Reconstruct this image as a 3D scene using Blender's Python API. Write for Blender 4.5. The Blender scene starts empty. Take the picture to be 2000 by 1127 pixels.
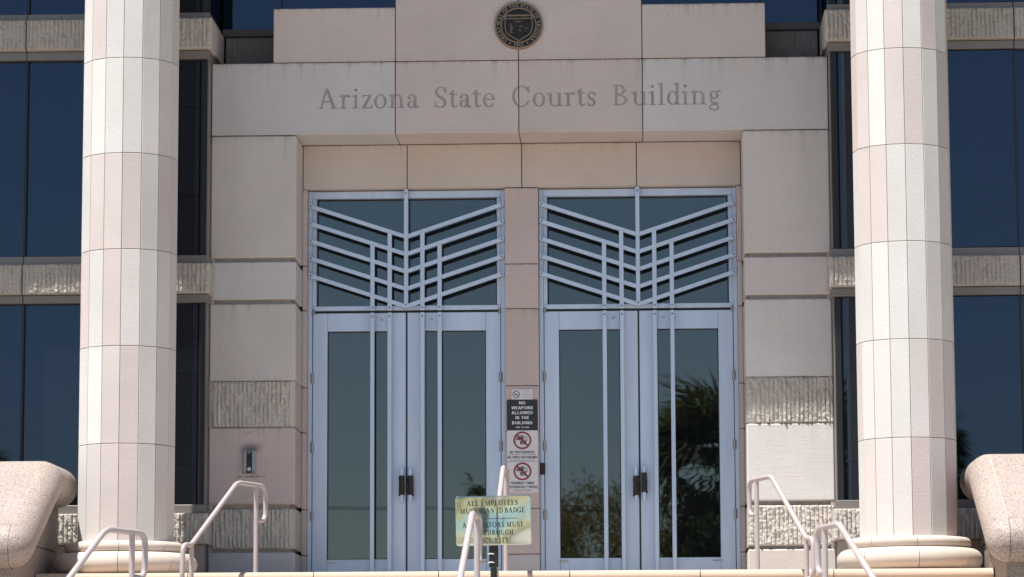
import bpy, bmesh, math, random
import numpy as np
from mathutils import Matrix, Vector

R = math.radians
random.seed(7)
S = bpy.context.scene
C = S.collection

# ------------------------------------------------------------------ camera
cd = bpy.data.cameras.new('camera')
cam = bpy.data.objects.new('camera', cd)
C.objects.link(cam)
cd.sensor_width = 36.0
cd.sensor_fit = 'HORIZONTAL'
cd.lens = 6250 / 2000 * 36.0
cd.clip_start = 0.5
cd.clip_end = 6000
cam.matrix_world = Matrix(((0.99917588, 0.00948319, 0.0394668, 1.14),
                           (0.04038922, -0.13566026, -0.98993182, -31.0),
                           (-0.00403364, 0.99071003, -0.13593147, -1.42),
                           (0, 0, 0, 1)))
S.camera = cam
cd.dof.use_dof = True
cd.dof.focus_distance = 28.8
cd.dof.aperture_fstop = 3.6

# ------------------------------------------------------------------ light
SUN_EL, SUN_AZ = R(68), R(45)            # azimuth to the left of straight out from the facade
sdir = Vector((-math.sin(SUN_AZ) * math.cos(SUN_EL), -math.cos(SUN_AZ) * math.cos(SUN_EL), math.sin(SUN_EL)))
W = bpy.data.worlds.new('World')
S.world = W
W.use_nodes = True
wn = W.node_tree
wn.nodes.clear()
sky = wn.nodes.new('ShaderNodeTexSky')
sky.sky_type = 'NISHITA'
sky.sun_disc = False
sky.sun_elevation = SUN_EL
sky.sun_rotation = math.atan2(sdir.x, sdir.y) % (2 * math.pi)
sky.air_density = 1.0
sky.dust_density = 0.1
sky.ozone_density = 3.0
bg = wn.nodes.new('ShaderNodeBackground')
bg.inputs['Strength'].default_value = 0.062
wo = wn.nodes.new('ShaderNodeOutputWorld')
wn.links.new(sky.outputs[0], bg.inputs[0])
wn.links.new(bg.outputs[0], wo.inputs[0])
sd = bpy.data.lights.new('sun', 'SUN')
sd.energy = 5.0
sd.angle = R(0.55)
sd.color = (1.0, 0.955, 0.90)
so = bpy.data.objects.new('sun', sd)
C.objects.link(so)
so.rotation_euler = sdir.to_track_quat('Z', 'Y').to_euler()
S.view_settings.view_transform = 'Standard'
S.view_settings.look = 'None'
S.view_settings.exposure = 0.78
S.view_settings.gamma = 1.0
S.view_settings.use_curve_mapping = False
S.cycles.max_bounces = 8
S.cycles.diffuse_bounces = 5
S.cycles.glossy_bounces = 4
S.cycles.sample_clamp_indirect = 6.0
S.cycles.use_denoising = True

# ------------------------------------------------------------------ materials


class NT:
    def __init__(self, name):
        self.m = bpy.data.materials.new(name)
        self.m.use_nodes = True
        self.t = self.m.node_tree
        self.t.nodes.clear()
        self.out = self.t.nodes.new('ShaderNodeOutputMaterial')
        self.b = self.t.nodes.new('ShaderNodeBsdfPrincipled')
        self.t.links.new(self.b.outputs[0], self.out.inputs[0])

    def n(self, kind, **kw):
        nd = self.t.nodes.new('ShaderNode' + kind)
        for k, v in kw.items():
            setattr(nd, k, v)
        return nd

    def set(self, nd, sock, v):
        if isinstance(v, bpy.types.NodeSocket):
            self.t.links.new(v, nd.inputs[sock])
        elif v is not None:
            nd.inputs[sock].default_value = v
        return nd

    def math(self, op, a, b=0.0, clamp=False):
        nd = self.n('Math', operation=op, use_clamp=clamp)
        self.set(nd, 0, a)
        self.set(nd, 1, b)
        return nd.outputs[0]

    def mix(self, f, a, b, mode='MIX'):
        nd = self.n('MixRGB', blend_type=mode)
        self.set(nd, 0, f)
        self.set(nd, 1, a)
        self.set(nd, 2, b)
        return nd.outputs[0]

    def vec(self, scale=(1, 1, 1), rand=True):
        tc = self.n('TexCoord')
        v = tc.outputs['Object']
        if rand:
            oi = self.n('ObjectInfo')
            mu = self.n('VectorMath', operation='SCALE')
            mu.inputs[0].default_value = (37.0, 91.0, 53.0)
            self.t.links.new(oi.outputs['Random'], mu.inputs['Scale'])
            ad = self.n('VectorMath', operation='ADD')
            self.t.links.new(v, ad.inputs[0])
            self.t.links.new(mu.outputs[0], ad.inputs[1])
            v = ad.outputs[0]
        sc = self.n('VectorMath', operation='MULTIPLY')
        self.t.links.new(v, sc.inputs[0])
        sc.inputs[1].default_value = scale
        return sc.outputs[0]

    def noise(self, v, scale, detail=4, rough=0.55):
        nd = self.n('TexNoise')
        self.set(nd, 'Vector', v)
        nd.inputs['Scale'].default_value = scale
        nd.inputs['Detail'].default_value = detail
        nd.inputs['Roughness'].default_value = rough
        return nd.outputs['Fac']

    def ramp(self, f, stops):
        nd = self.n('ValToRGB')
        self.set(nd, 0, f)
        e = nd.color_ramp.elements
        while len(e) < len(stops):
            e.new(0.5)
        for k, (p, c) in enumerate(stops):
            e[k].position = p
            e[k].color = (*c, 1) if len(c) == 3 else c
        return nd.outputs[0]

    def step(self, f, a, b):
        nd = self.n('MapRange', interpolation_type='SMOOTHSTEP')
        self.set(nd, 0, f)
        nd.inputs[1].default_value = a
        nd.inputs[2].default_value = b
        return nd.outputs[0]

    def bump(self, h, dist, strength=1.0, nrm=None):
        nd = self.n('Bump')
        self.set(nd, 'Height', h)
        nd.inputs['Distance'].default_value = dist
        nd.inputs['Strength'].default_value = strength
        if nrm is not None:
            self.set(nd, 'Normal', nrm)
        return nd.outputs[0]

    def done(self, color=None, rough=None, metal=None, normal=None, spec=None):
        b = self.b
        if color is not None:
            self.set(b, 'Base Color', color if isinstance(color, bpy.types.NodeSocket) else (*color, 1))
        if rough is not None:
            self.set(b, 'Roughness', rough)
        if metal is not None:
            self.set(b, 'Metallic', metal)
        if normal is not None:
            self.set(b, 'Normal', normal)
        if spec is not None:
            b.inputs['Specular IOR Level'].default_value = spec
        return self.m


def plain(name, color, rough=0.5, metal=0.0, spec=0.5, vary=0.06, scale=20):
    t = NT(name)
    f = t.noise(t.vec(), scale, 4)
    dark = tuple(c * (1 - vary) for c in color)
    light = tuple(min(1, c * (1 + vary)) for c in color)
    return t.done(t.ramp(f, [(0.3, dark), (0.7, light)]), rough, metal, spec=spec)


def stone(name, striae=1.0, blotch=1.0, stain=0.0, grain=1.0, smudge=False, use_color=True, base=(.6, .55, .5), bumpd=0.0016):
    t = NT(name)
    v = t.vec()
    oi = t.n('ObjectInfo')
    c = oi.outputs['Color'] if use_color else None
    if c is None:
        rgb = t.n('RGB')
        rgb.outputs[0].default_value = (*base, 1)
        c = rgb.outputs[0]
    n1 = t.noise(v, 1.3, 5, 0.6)
    c = t.mix(1.0, c, t.ramp(n1, [(0.25, (.90, .89, .875)), (0.75, (1.06, 1.06, 1.065))]), 'MULTIPLY')
    nb = t.noise(v, 2.6, 8, 0.72)
    c = t.mix(t.math('MULTIPLY', t.step(nb, 0.53, 0.72), 0.55 * blotch), c, t.mix(1.0, c, (0.98, 0.83, 0.77, 1), 'MULTIPLY'))
    # red-brown flecks scattered in loose patches
    nf = t.noise(v, 38, 3, 0.6)
    fl = t.math('MULTIPLY', t.step(nf, 0.63, 0.72), t.step(nb, 0.50, 0.62))
    c = t.mix(t.math('MULTIPLY', fl, 0.5 * blotch), c, (0.33, 0.21, 0.17, 1))
    # sparse small dark pits
    vo = t.n('TexVoronoi')
    t.set(vo, 'Vector', v)
    vo.inputs['Scale'].default_value = 7.0
    pit = t.math('LESS_THAN', vo.outputs['Distance'], 0.045)
    c = t.mix(t.math('MULTIPLY', pit, 0.35), c, (0.2, 0.17, 0.15, 1))
    # saw striae
    vs = t.vec((2.5, 2.5, 60))
    ns = t.noise(vs, 1.0, 4, 0.6)
    c = t.mix(0.5 * striae, c, t.mix(1.0, c, t.ramp(ns, [(0.3, (.93, .93, .92)), (0.7, (1.05, 1.05, 1.05))]), 'MULTIPLY'))
    ng = t.noise(v, 130, 3, 0.7)
    c = t.mix(0.6 * grain, c, t.mix(1.0, c, t.ramp(ng, [(0.3, (.88, .88, .88)), (0.7, (1.09, 1.09, 1.09))]), 'MULTIPLY'))
    if stain > 0:
        tc = t.n('TexCoord')
        sp = t.n('SeparateXYZ')
        t.t.links.new(tc.outputs['Generated'], sp.inputs[0])
        vd = t.vec((16, 16, 0.9))
        nd = t.noise(vd, 1.0, 5, 0.65)
        top = t.step(sp.outputs['Z'], 0.45, 1.0)
        top = t.math('POWER', top, 2.2)
        rim = t.math('POWER', t.step(sp.outputs['Z'], 0.93, 1.0), 1.5)
        f = t.math('MULTIPLY', top, t.step(nd, 0.5, 0.74))
        f = t.math('ADD', t.math('MULTIPLY', f, 0.5), t.math('MULTIPLY', rim, t.math('MULTIPLY', t.step(nd, 0.38, 0.62), 0.6)), True)
        c = t.mix(t.math('MULTIPLY', f, stain), c, (0.13, 0.105, 0.085, 1))
        bot = t.math('POWER', t.math('SUBTRACT', 1.0, t.step(sp.outputs['Z'], 0.0, 0.12)), 2.0)
        c = t.mix(t.math('MULTIPLY', bot, 0.12 * stain), c, (0.3, 0.22, 0.15, 1))
    if smudge:
        # grime left by hands and old fixings round the intercom
        tc = t.n('TexCoord')
        sp = t.n('SeparateXYZ')
        t.t.links.new(tc.outputs['Object'], sp.inputs[0])

        def blob(x, z, rx, rz, a, b):
            dx = t.math('DIVIDE', t.math('SUBTRACT', sp.outputs['X'], x), rx)
            dz = t.math('DIVIDE', t.math('SUBTRACT', sp.outputs['Z'], z), rz)
            d = t.math('SQRT', t.math('ADD', t.math('MULTIPLY', dx, dx), t.math('MULTIPLY', dz, dz)))
            return t.math('SUBTRACT', 1.0, t.step(d, a, b))
        nn = t.noise(t.vec((1, 1, 3)), 26, 5, 0.7)
        s1 = t.math('MULTIPLY', blob(-2.575, 1.235, .13, .07, 0.1, 1.2), 0.75)
        s2 = t.math('MULTIPLY', blob(-2.585, 0.965, .19, .016, 0.3, 1.1), t.step(nn, 0.45, 0.55))
        s3 = t.math('MULTIPLY', blob(-2.55, 1.385, .14, .022, 0.2, 1.1), t.step(nn, 0.5, 0.62))
        s4 = t.math('MULTIPLY', blob(-2.57, 1.12, .16, .16, 0.2, 1.1), t.step(nn, 0.56, 0.7))
        s5 = t.math('MULTIPLY', blob(-2.55, 0.775, .16, .03, 0.2, 1.1), t.step(nn, 0.5, 0.62))
        f = t.math('ADD', t.math('ADD', s1, s2), t.math('MULTIPLY', t.math('ADD', s4, t.math('ADD', s3, s5)), 0.7), True)
        c = t.mix(t.math('MULTIPLY', f, 0.8), c, (0.075, 0.065, 0.055, 1))
    h = t.math('ADD', t.math('MULTIPLY', ns, 0.6 * striae), t.math('ADD', ng, t.math('MULTIPLY', t.noise(v, 45, 3, 0.6), 1.1)))
    nr = t.bump(h, bumpd, 1.0)
    return t.done(c, 0.86, 0.0, nr, spec=0.25)


M = {}
M['stone'] = stone('limestone', stain=0.35)
M['stone_dirty'] = stone('weathered limestone', striae=0.6, stain=0.6)
M['stone_smudge'] = stone('smudged limestone', stain=0.4, smudge=True, blotch=1.6)
M['stone_column'] = stone('column limestone', striae=0.5, blotch=0.7)
M['stone_warm'] = stone('base limestone', striae=0.3, blotch=0.6, use_color=False, base=(.585, .515, .45))
M['carved'] = stone('carved limestone', striae=0.2, blotch=0.3, use_color=False, base=(.415, .41, .395))
M['split'] = stone('split face limestone', striae=0.0, blotch=0.6, stain=0.5, bumpd=0.003)
M['split_shaded'] = stone('shaded split face limestone', striae=0.0, blotch=0.2, stain=0.8, use_color=False, base=(.22, .21, .2), bumpd=0.003)  # the shade of the recess is put into this dark base colour
M['tread'] = stone('tread limestone', striae=0.1, blotch=0.8, use_color=False, base=(.55, .43, .335))
M['paving'] = stone('landing limestone', striae=0.1, blotch=0.5, use_color=False, base=(.37, .335, .31))
M['joint'] = plain('joint sealant', (.085, .06, .045), 0.9, vary=0.3)
M['channel'] = plain('recessed channel stone', (.40, .36, .33), 0.9, vary=0.12)
M['bronze_metal'] = plain('taupe aluminium', (.235, .215, .205), 0.42, 0.35, vary=0.05, scale=3)
M['dark_metal'] = plain('black aluminium', (.02, .021, .024), 0.35, 0.2)
M['gasket'] = plain('black gasket', (.012, .012, .013), 0.5)


def alu():
    t = NT('painted silver aluminium')
    v = t.vec((6, 6, 0.7))
    n = t.noise(v, 2.0, 4)
    c = t.ramp(n, [(0.3, (.52, .61, .745)), (0.7, (.59, .68, .81))])
    return t.done(c, 0.36, 0.35, t.bump(t.noise(v, 3, 2), 0.002, 0.15))


M['alu'] = alu()
M['steel'] = plain('satin steel', (.42, .40, .37), 0.35, 0.9, vary=0.15)
M['bolt'] = plain('dark bolt', (.03, .034, .05), 0.4, 0.5)
M['wrap'] = plain('dark brown wrap', (.020, .012, .010), 0.55, vary=0.4, scale=60)
M['rail'] = plain('mauve handrail paint', (.425, .37, .365), 0.42, vary=0.05, scale=8)


def glass(name, tint, rough, wave, dust=0.02, wscale=(1, 1, 1), under=(.004, .005, .006)):
    """tinted mirror-coated float glass: a nearly black interior under a coloured specular coat"""
    t = NT(name)
    v = t.vec(wscale)
    n = t.noise(v, 1.6, 2, 0.5)
    nr = t.bump(n, wave, 1.0)
    g = t.n('BsdfGlossy')
    g.inputs['Color'].default_value = (*tint, 1)
    g.inputs['Roughness'].default_value = rough
    t.set(g, 'Normal', nr)
    d = t.n('BsdfDiffuse')
    nd = t.noise(t.vec((1, 1, 1)), 3, 6, 0.7)
    t.set(d, 'Color', t.ramp(nd, [(0.35, under), (0.8, tuple(u + dust * 0.35 for u in under))]))
    a = t.n('AddShader')
    t.t.links.new(g.outputs[0], a.inputs[0])
    t.t.links.new(d.outputs[0], a.inputs[1])
    t.t.links.new(a.outputs[0], t.out.inputs[0])
    return t.m


M['glass_blue'] = glass('blue reflective glass', (.050, .064, .090), 0.004, 0.0003, dust=.004)
M['glass_door'] = glass('grey tinted door glass', (.128, .139, .138), 0.006, 0.00022, dust=.008, wscale=(0.8, 1, 2.6))


def granite(name, dark=1.0):
    t = NT(name)
    v = t.vec()
    vo = t.n('TexVoronoi')
    t.set(vo, 'Vector', v)
    vo.inputs['Scale'].default_value = 170
    sp = t.n('SeparateColor')
    t.t.links.new(vo.outputs['Color'], sp.inputs[0])
    c = t.ramp(sp.outputs[0], [(0.0, (.13, .125, .12)), (0.10, (.31, .29, .28)), (0.20, (.53, .43, .38)), (0.55, (.62, .50, .44)), (0.78, (.66, .60, .55)), (1.0, (.72, .70, .67))])
    c.node.color_ramp.interpolation = 'CONSTANT'
    n2 = t.noise(v, 24, 4, 0.65)
    c = t.mix(t.math('MULTIPLY', t.step(n2, 0.58, 0.70), 0.35), c, (.26, .25, .25, 1))
    n3 = t.noise(v, 2.5, 4)
    dark *= .66
    c = t.mix(1.0, c, t.ramp(n3, [(0.3, (.94 * dark, .92 * dark, .91 * dark)), (0.7, (1.06 * dark, 1.03 * dark, 1.0 * dark))]), 'MULTIPLY')
    nr = t.bump(t.noise(v, 160, 2), 0.0012, 0.6)
    return t.done(c, 0.6, 0, nr, spec=0.4)


M['granite'] = granite('pink granite')
M['granite_base'] = granite('pink granite pedestal', 0.8)


def brass():
    t = NT('polished brass plate')
    v = t.vec((1, 1, 1))
    n = t.noise(v, 5, 3)
    c = t.ramp(n, [(0.3, (.64, .71, .63)), (0.7, (.72, .78, .70))])
    return t.done(c, 0.09, 1.0)


M['brass'] = brass()
M['mortar'] = plain('pale joint mortar', (.62, .57, .45), 0.9)
M['ink'] = plain('black ink', (.012, .012, .012), 0.5, vary=0.1)
M['seal_dark'] = plain('dark bronze', (.022, .018, .016), 0.45, 0.4, vary=0.3, scale=40)
M['seal_gold'] = plain('worn gold bronze', (.27, .205, .145), 0.5, 0.4, vary=0.12, scale=60)
M['seal_letter'] = plain('pale bronze letters', (.35, .315, .245), 0.5, 0.3, vary=0.1, scale=60)
M['seal_relief'] = plain('tarnished relief bronze', (.13, .10, .08), 0.5, 0.4, vary=0.3, scale=60)
M['white_sign'] = plain('white sign enamel', (.66, .66, .67), 0.45, vary=0.03)
M['black_sign'] = plain('black sign enamel', (.020, .022, .028), 0.4, vary=0.1)
M['sign_white_ink'] = plain('white print', (.78, .78, .78), 0.5, vary=0.02)
M['sign_red'] = plain('red print', (.27, .03, .045), 0.5, vary=0.05)
M['sign_grey'] = plain('faded grey print', (.24, .25, .26), 0.5, vary=0.05)
M['sign_black'] = plain('black print', (.02, .02, .022), 0.5, vary=0.05)
M['plastic_black'] = plain('black plastic', (.014, .014, .016), 0.4)
M['plastic_grey'] = plain('grey cast metal', (.33, .345, .37), 0.45, 0.3, vary=0.1)
M['button'] = plain('white button', (.55, .56, .56), 0.35)
M['tie_white'] = plain('white cable tie', (.75, .75, .74), 0.5)

# ------------------------------------------------------------------ mesh helpers


def link(o, parent=None):
    C.objects.link(o)
    if parent is not None:
        o.parent = parent
    return o


def mk(name, verts, faces, mat, parent=None, smooth=None, mats=None, fm=None, solid=True):
    me = bpy.data.meshes.new(name)
    me.from_pydata(verts, [], faces)
    if solid and len(faces) < 4000:
        bm = bmesh.new()
        bm.from_mesh(me)
        bmesh.ops.recalc_face_normals(bm, faces=bm.faces)
        bm.to_mesh(me)
        bm.free()
    for m_ in (mats or [mat]):
        me.materials.append(m_)
    if fm is not None:
        me.polygons.foreach_set('material_index', fm)
    if smooth is not None:
        me.polygons.foreach_set('use_smooth', [True] * len(me.polygons))
        me.set_sharp_from_angle(angle=R(smooth))
    me.update()
    return link(bpy.data.objects.new(name, me), parent)


class MB:
    """gathers several simple solids into ONE mesh"""

    def __init__(self):
        self.v, self.f = [], []

    def add(self, v, f):
        o = len(self.v)
        self.v += [tuple(p) for p in v]
        self.f += [tuple(i + o for i in q) for q in f]
        return self

    def box(self, x0, x1, y0, y1, z0, z1, b=0.0):
        return self.add(*boxvf(x0, x1, y0, y1, z0, z1, b))

    def cyl(self, p0, p1, r, n=12, r1=None, cap=True):
        return self.add(*cylvf(p0, p1, r, n, r1, cap))

    def build(self, name, mat, parent=None, smooth=None):
        return mk(name, self.v, self.f, mat, parent, smooth)


def boxvf(x0, x1, y0, y1, z0, z1, b=0.0):
    if x0 > x1:
        x0, x1 = x1, x0
    if b <= 0:
        v = [(x0, y0, z0), (x1, y0, z0), (x1, y1, z0), (x0, y1, z0), (x0, y0, z1), (x1, y0, z1), (x1, y1, z1), (x0, y1, z1)]
        return v, [(3, 2, 1, 0), (4, 5, 6, 7), (0, 1, 5, 4), (1, 2, 6, 5), (2, 3, 7, 6), (3, 0, 4, 7)]
    v, idx = [], {}
    X, Y, Z = (x0, x1), (y0, y1), (z0, z1)
    for i in (0, 1):
        for j in (0, 1):
            for k in (0, 1):
                sx, sy, sz = (b, -b)[i], (b, -b)[j], (b, -b)[k]
                idx[i, j, k, 'x'] = len(v); v.append((X[i], Y[j] + sy, Z[k] + sz))
                idx[i, j, k, 'y'] = len(v); v.append((X[i] + sx, Y[j], Z[k] + sz))
                idx[i, j, k, 'z'] = len(v); v.append((X[i] + sx, Y[j] + sy, Z[k]))
    f = []

    def face(q):
        p = [Vector(v[i]) for i in q]
        nrm = (p[1] - p[0]).cross(p[2] - p[0])
        cen = sum(p, Vector()) / len(p) - Vector(((x0 + x1) / 2, (y0 + y1) / 2, (z0 + z1) / 2))
        f.append(tuple(q) if nrm.dot(cen) > 0 else tuple(reversed(q)))
    for i in (0, 1):
        face([idx[i, 0, 0, 'x'], idx[i, 1, 0, 'x'], idx[i, 1, 1, 'x'], idx[i, 0, 1, 'x']])
        face([idx[0, i, 0, 'y'], idx[1, i, 0, 'y'], idx[1, i, 1, 'y'], idx[0, i, 1, 'y']])
        face([idx[0, 0, i, 'z'], idx[1, 0, i, 'z'], idx[1, 1, i, 'z'], idx[0, 1, i, 'z']])
    for a in (0, 1):
        for c in (0, 1):
            face([idx[a, c, 0, 'x'], idx[a, c, 1, 'x'], idx[a, c, 1, 'y'], idx[a, c, 0, 'y']])
            face([idx[a, 0, c, 'x'], idx[a, 1, c, 'x'], idx[a, 1, c, 'z'], idx[a, 0, c, 'z']])
            face([idx[0, a, c, 'y'], idx[1, a, c, 'y'], idx[1, a, c, 'z'], idx[0, a, c, 'z']])
            for d in (0, 1):
                face([idx[a, c, d, 'x'], idx[a, c, d, 'y'], idx[a, c, d, 'z']])
    return v, f


def cylvf(p0, p1, r, n=12, r1=None, cap=True):
    p0, p1 = Vector(p0), Vector(p1)
    r1 = r if r1 is None else r1
    q = (p1 - p0).to_track_quat('Z', 'Y')
    v = []
    for p, rr in ((p0, r), (p1, r1)):
        for k in range(n):
            a = 2 * math.pi * k / n
            v.append(p + q @ Vector((rr * math.cos(a), rr * math.sin(a), 0)))
    f = [(k, (k + 1) % n, n + (k + 1) % n, n + k) for k in range(n)]
    if cap:
        f += [tuple(range(n - 1, -1, -1)), tuple(range(n, 2 * n))]
    return v, f


def tubevf(pts, r, n=12, cap=True):
    pts = [Vector(p) for p in pts]
    m = len(pts)
    tan = []
    for i in range(m):
        a = pts[max(i - 1, 0)]
        b = pts[min(i + 1, m - 1)]
        tan.append((b - a).normalized())
    u = tan[0].orthogonal().normalized()
    v, f = [], []
    for i in range(m):
        u = (u - tan[i] * u.dot(tan[i])).normalized()
        w = tan[i].cross(u)
        rr = r[i] if isinstance(r, (list, tuple)) else r
        for k in range(n):
            a = 2 * math.pi * k / n
            v.append(pts[i] + u * (rr * math.cos(a)) + w * (rr * math.sin(a)))
    for i in range(m - 1):
        for k in range(n):
            k2 = (k + 1) % n
            f.append((i * n + k, i * n + k2, (i + 1) * n + k2, (i + 1) * n + k))
    if cap:
        f += [tuple(range(n - 1, -1, -1)), tuple(range((m - 1) * n, m * n))]
    return v, f


def fillet(pts, rad, seg=6):
    pts = [Vector(p) for p in pts]
    out = [pts[0]]
    for i in range(1, len(pts) - 1):
        a, p, b = pts[i - 1], pts[i], pts[i + 1]
        d1, d2 = (a - p), (b - p)
        r_ = rad[i] if isinstance(rad, (list, tuple)) else rad
        l = min(r_, d1.length * 0.49, d2.length * 0.49)
        s, e = p + d1.normalized() * l, p + d2.normalized() * l
        for k in range(seg + 1):
            t = k / seg
            out.append(s * (1 - t) ** 2 + p * 2 * t * (1 - t) + e * t * t)
    out.append(pts[-1])
    return out


def part(name, parent, mat, x0, x1, y0, y1, z0, z1, b=0.0, color=None, label=None):
    o = mk(name, *boxvf(x0, x1, y0, y1, z0, z1, b), mat, parent)
    if color:
        o.color = (*color, 1)
    if label:
        o['label'] = label
    return o


def thing(name, label, cat, loc=(0, 0, 0), group=None, kind='thing'):
    o = bpy.data.objects.new(name, None)
    o.empty_display_size = 0.2
    C.objects.link(o)
    o.location = loc
    o['label'] = label
    o['category'] = cat
    o['kind'] = kind
    if group:
        o['group'] = group
    return o


def tag(o, label, cat, group=None):
    o['label'] = label
    o['category'] = cat
    if group:
        o['group'] = group
    return o


# ------------------------------------------------------------------ noise


def _hash(ix, iy, seed):
    h = (ix.astype(np.int64) * 374761393 + iy.astype(np.int64) * 668265263 + seed * 2147483647) & 0xffffffff
    h = ((h ^ (h >> 13)) * 1274126177) & 0xffffffff
    return ((h ^ (h >> 16)) & 0xffff) / 65535.0


def vnoise(x, y, seed=0):
    ix, iy = np.floor(x), np.floor(y)
    fx, fy = x - ix, y - iy
    fx = fx * fx * (3 - 2 * fx)
    fy = fy * fy * (3 - 2 * fy)
    a = _hash(ix, iy, seed); b = _hash(ix + 1, iy, seed)
    c = _hash(ix, iy + 1, seed); d = _hash(ix + 1, iy + 1, seed)
    return (a * (1 - fx) + b * fx) * (1 - fy) + (c * (1 - fx) + d * fx) * fy


def split_block(name, parent, x0, x1, yf, yb, z0, z1, mat, color=None, seed=1, depth=0.027, res=0.0068, pitch=0.041, margin=0.0):
    """split-face ribbed stone: a chiselled front grid on a solid block"""
    if x0 > x1:
        x0, x1 = x1, x0
    nx = max(3, int(round((x1 - x0) / res)) + 1)
    nz = max(3, int(round((z1 - z0) / res)) + 1)
    xs, zs = np.linspace(x0, x1, nx), np.linspace(z0, z1, nz)
    X, Z = np.meshgrid(xs, zs)
    xw = X + 0.006 * (vnoise(X * 9, Z * 7, seed) - 0.5)
    k = np.floor(xw / pitch)
    u = xw / pitch - k
    wid = 0.10 + 0.16 * _hash(k, k * 0 + 3, seed) + 0.12 * vnoise(k * 5.1, Z * 12, seed + 11)
    g = np.clip(np.minimum(u, 1 - u) / wid, 0, 1) ** 0.75
    chip = vnoise(k * 7.3 + u * 0.8, Z * 17 + 9 * _hash(k, k * 0, seed), seed + 5)
    chip2 = vnoise(k * 3.1 + u * 1.6, Z * 42, seed + 8)
    brk = np.clip((vnoise(k * 9.7, Z * 11 + u * .9, seed + 21) - 0.30) / 0.14, 0, 1)
    h = g * (0.30 + 0.42 * chip + 0.38 * chip2 + 0.3 * (_hash(k, k * 0 + 1, seed) - 0.5)) * (0.35 + 0.65 * brk)
    h += 0.26 * (vnoise(X * 95 + Z * 40, Z * 75, seed + 2) - .3) + 0.22 * (vnoise(X * 38, Z * 46, seed + 4) - .4) + 0.35 * (vnoise(X * 5, Z * 4, seed + 3) - 0.5)
    h = np.clip(h, 0, 1.4) * depth
    e = np.minimum(np.minimum(X - x0, x1 - X), np.minimum(Z - z0, z1 - Z))
    h *= np.clip(e / 0.014, 0, 1) ** 0.6
    if margin > 0:
        h *= np.clip((np.minimum(X - x0, x1 - X) - margin) / 0.03, 0, 1) * 0.85 + 0.15
    V = np.column_stack([X.ravel(), (yf - h).ravel(), Z.ravel()])
    i = np.arange((nz - 1) * (nx - 1))
    r, c = i // (nx - 1), i % (nx - 1)
    a = r * nx + c
    F = np.column_stack([a, a + 1, a + nx + 1, a + nx]).tolist()
    V = V.tolist()
    n0 = len(V)
    V += [(x0, yb, z0), (x1, yb, z0), (x1, yb, z1), (x0, yb, z1)]
    bot = list(range(nx)); top = [(nz - 1) * nx + j for j in range(nx)]
    lef = [j * nx for j in range(nz)]; rig = [j * nx + nx - 1 for j in range(nz)]
    F += [tuple(reversed(bot)) + (n0, n0 + 1), tuple(top) + (n0 + 2, n0 + 3),
          tuple(lef) + (n0 + 3, n0), tuple(reversed(rig)) + (n0 + 1, n0 + 2), (n0 + 3, n0 + 2, n0 + 1, n0)]
    o = mk(name, V, F, mat, parent)
    if color:
        o.color = (*color, 1)
    return o


# ------------------------------------------------------------------ a small serif alphabet drawn as fields (negative inside)


def fR(x0, y0, x1, y1):
    cx, cy, hx, hy = (x0 + x1) / 2, (y0 + y1) / 2, abs(x1 - x0) / 2, abs(y1 - y0) / 2
    return lambda X, Y: np.maximum(np.abs(X - cx) - hx, np.abs(Y - cy) - hy)


def fL(x0, y0, x1, y1, w):
    dx, dy = x1 - x0, y1 - y0
    l = math.hypot(dx, dy)
    ux, uy = dx / l, dy / l

    def f(X, Y):
        t = (X - x0) * ux + (Y - y0) * uy
        d = np.abs(-(X - x0) * uy + (Y - y0) * ux)
        return np.maximum(d - w / 2, np.abs(t - l / 2) - l / 2)
    return f


def fE(cx, cy, rx, ry):
    m = min(rx, ry)
    return lambda X, Y: (np.sqrt(((X - cx) / rx) ** 2 + ((Y - cy) / ry) ** 2) - 1) * m


def fU(*fs):
    def f(X, Y):
        r = fs[0](X, Y)
        for g in fs[1:]:
            r = np.minimum(r, g(X, Y))
        return r
    return f


def fI(a, b):
    return lambda X, Y: np.maximum(a(X, Y), b(X, Y))


def fD(a, b):
    return lambda X, Y: np.maximum(a(X, Y), -b(X, Y))


def fO(cx, cy, rx, ry, tx, ty):
    return fD(fE(cx, cy, rx, ry), fE(cx, cy, rx - tx, ry - ty))


def fP(pts, ws):
    P = np.array(pts, float)
    n = len(P)
    sp, sw = [], []
    for i in range(n - 1):
        p0, p1, p2, p3 = P[max(i - 1, 0)], P[i], P[i + 1], P[min(i + 2, n - 1)]
        for t in np.linspace(0, 1, 7)[:-1]:
            sp.append(0.5 * (2 * p1 + (p2 - p0) * t + (2 * p0 - 5 * p1 + 4 * p2 - p3) * t * t + (3 * p1 - p0 - 3 * p2 + p3) * t ** 3))
            sw.append(ws[i] * (1 - t) + ws[i + 1] * t)
    sp.append(P[-1]); sw.append(ws[-1])

    def f(X, Y):
        r = np.full(X.shape, 1e9)
        for i in range(len(sp) - 1):
            a, b = sp[i], sp[i + 1]
            d = b - a
            L2 = d @ d + 1e-12
            t = np.clip(((X - a[0]) * d[0] + (Y - a[1]) * d[1]) / L2, 0, 1)
            q = np.hypot(X - a[0] - t * d[0], Y - a[1] - t * d[1]) - (sw[i] + (sw[i + 1] - sw[i]) * t) / 2
            r = np.minimum(r, q)
        return r
    return f


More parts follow.
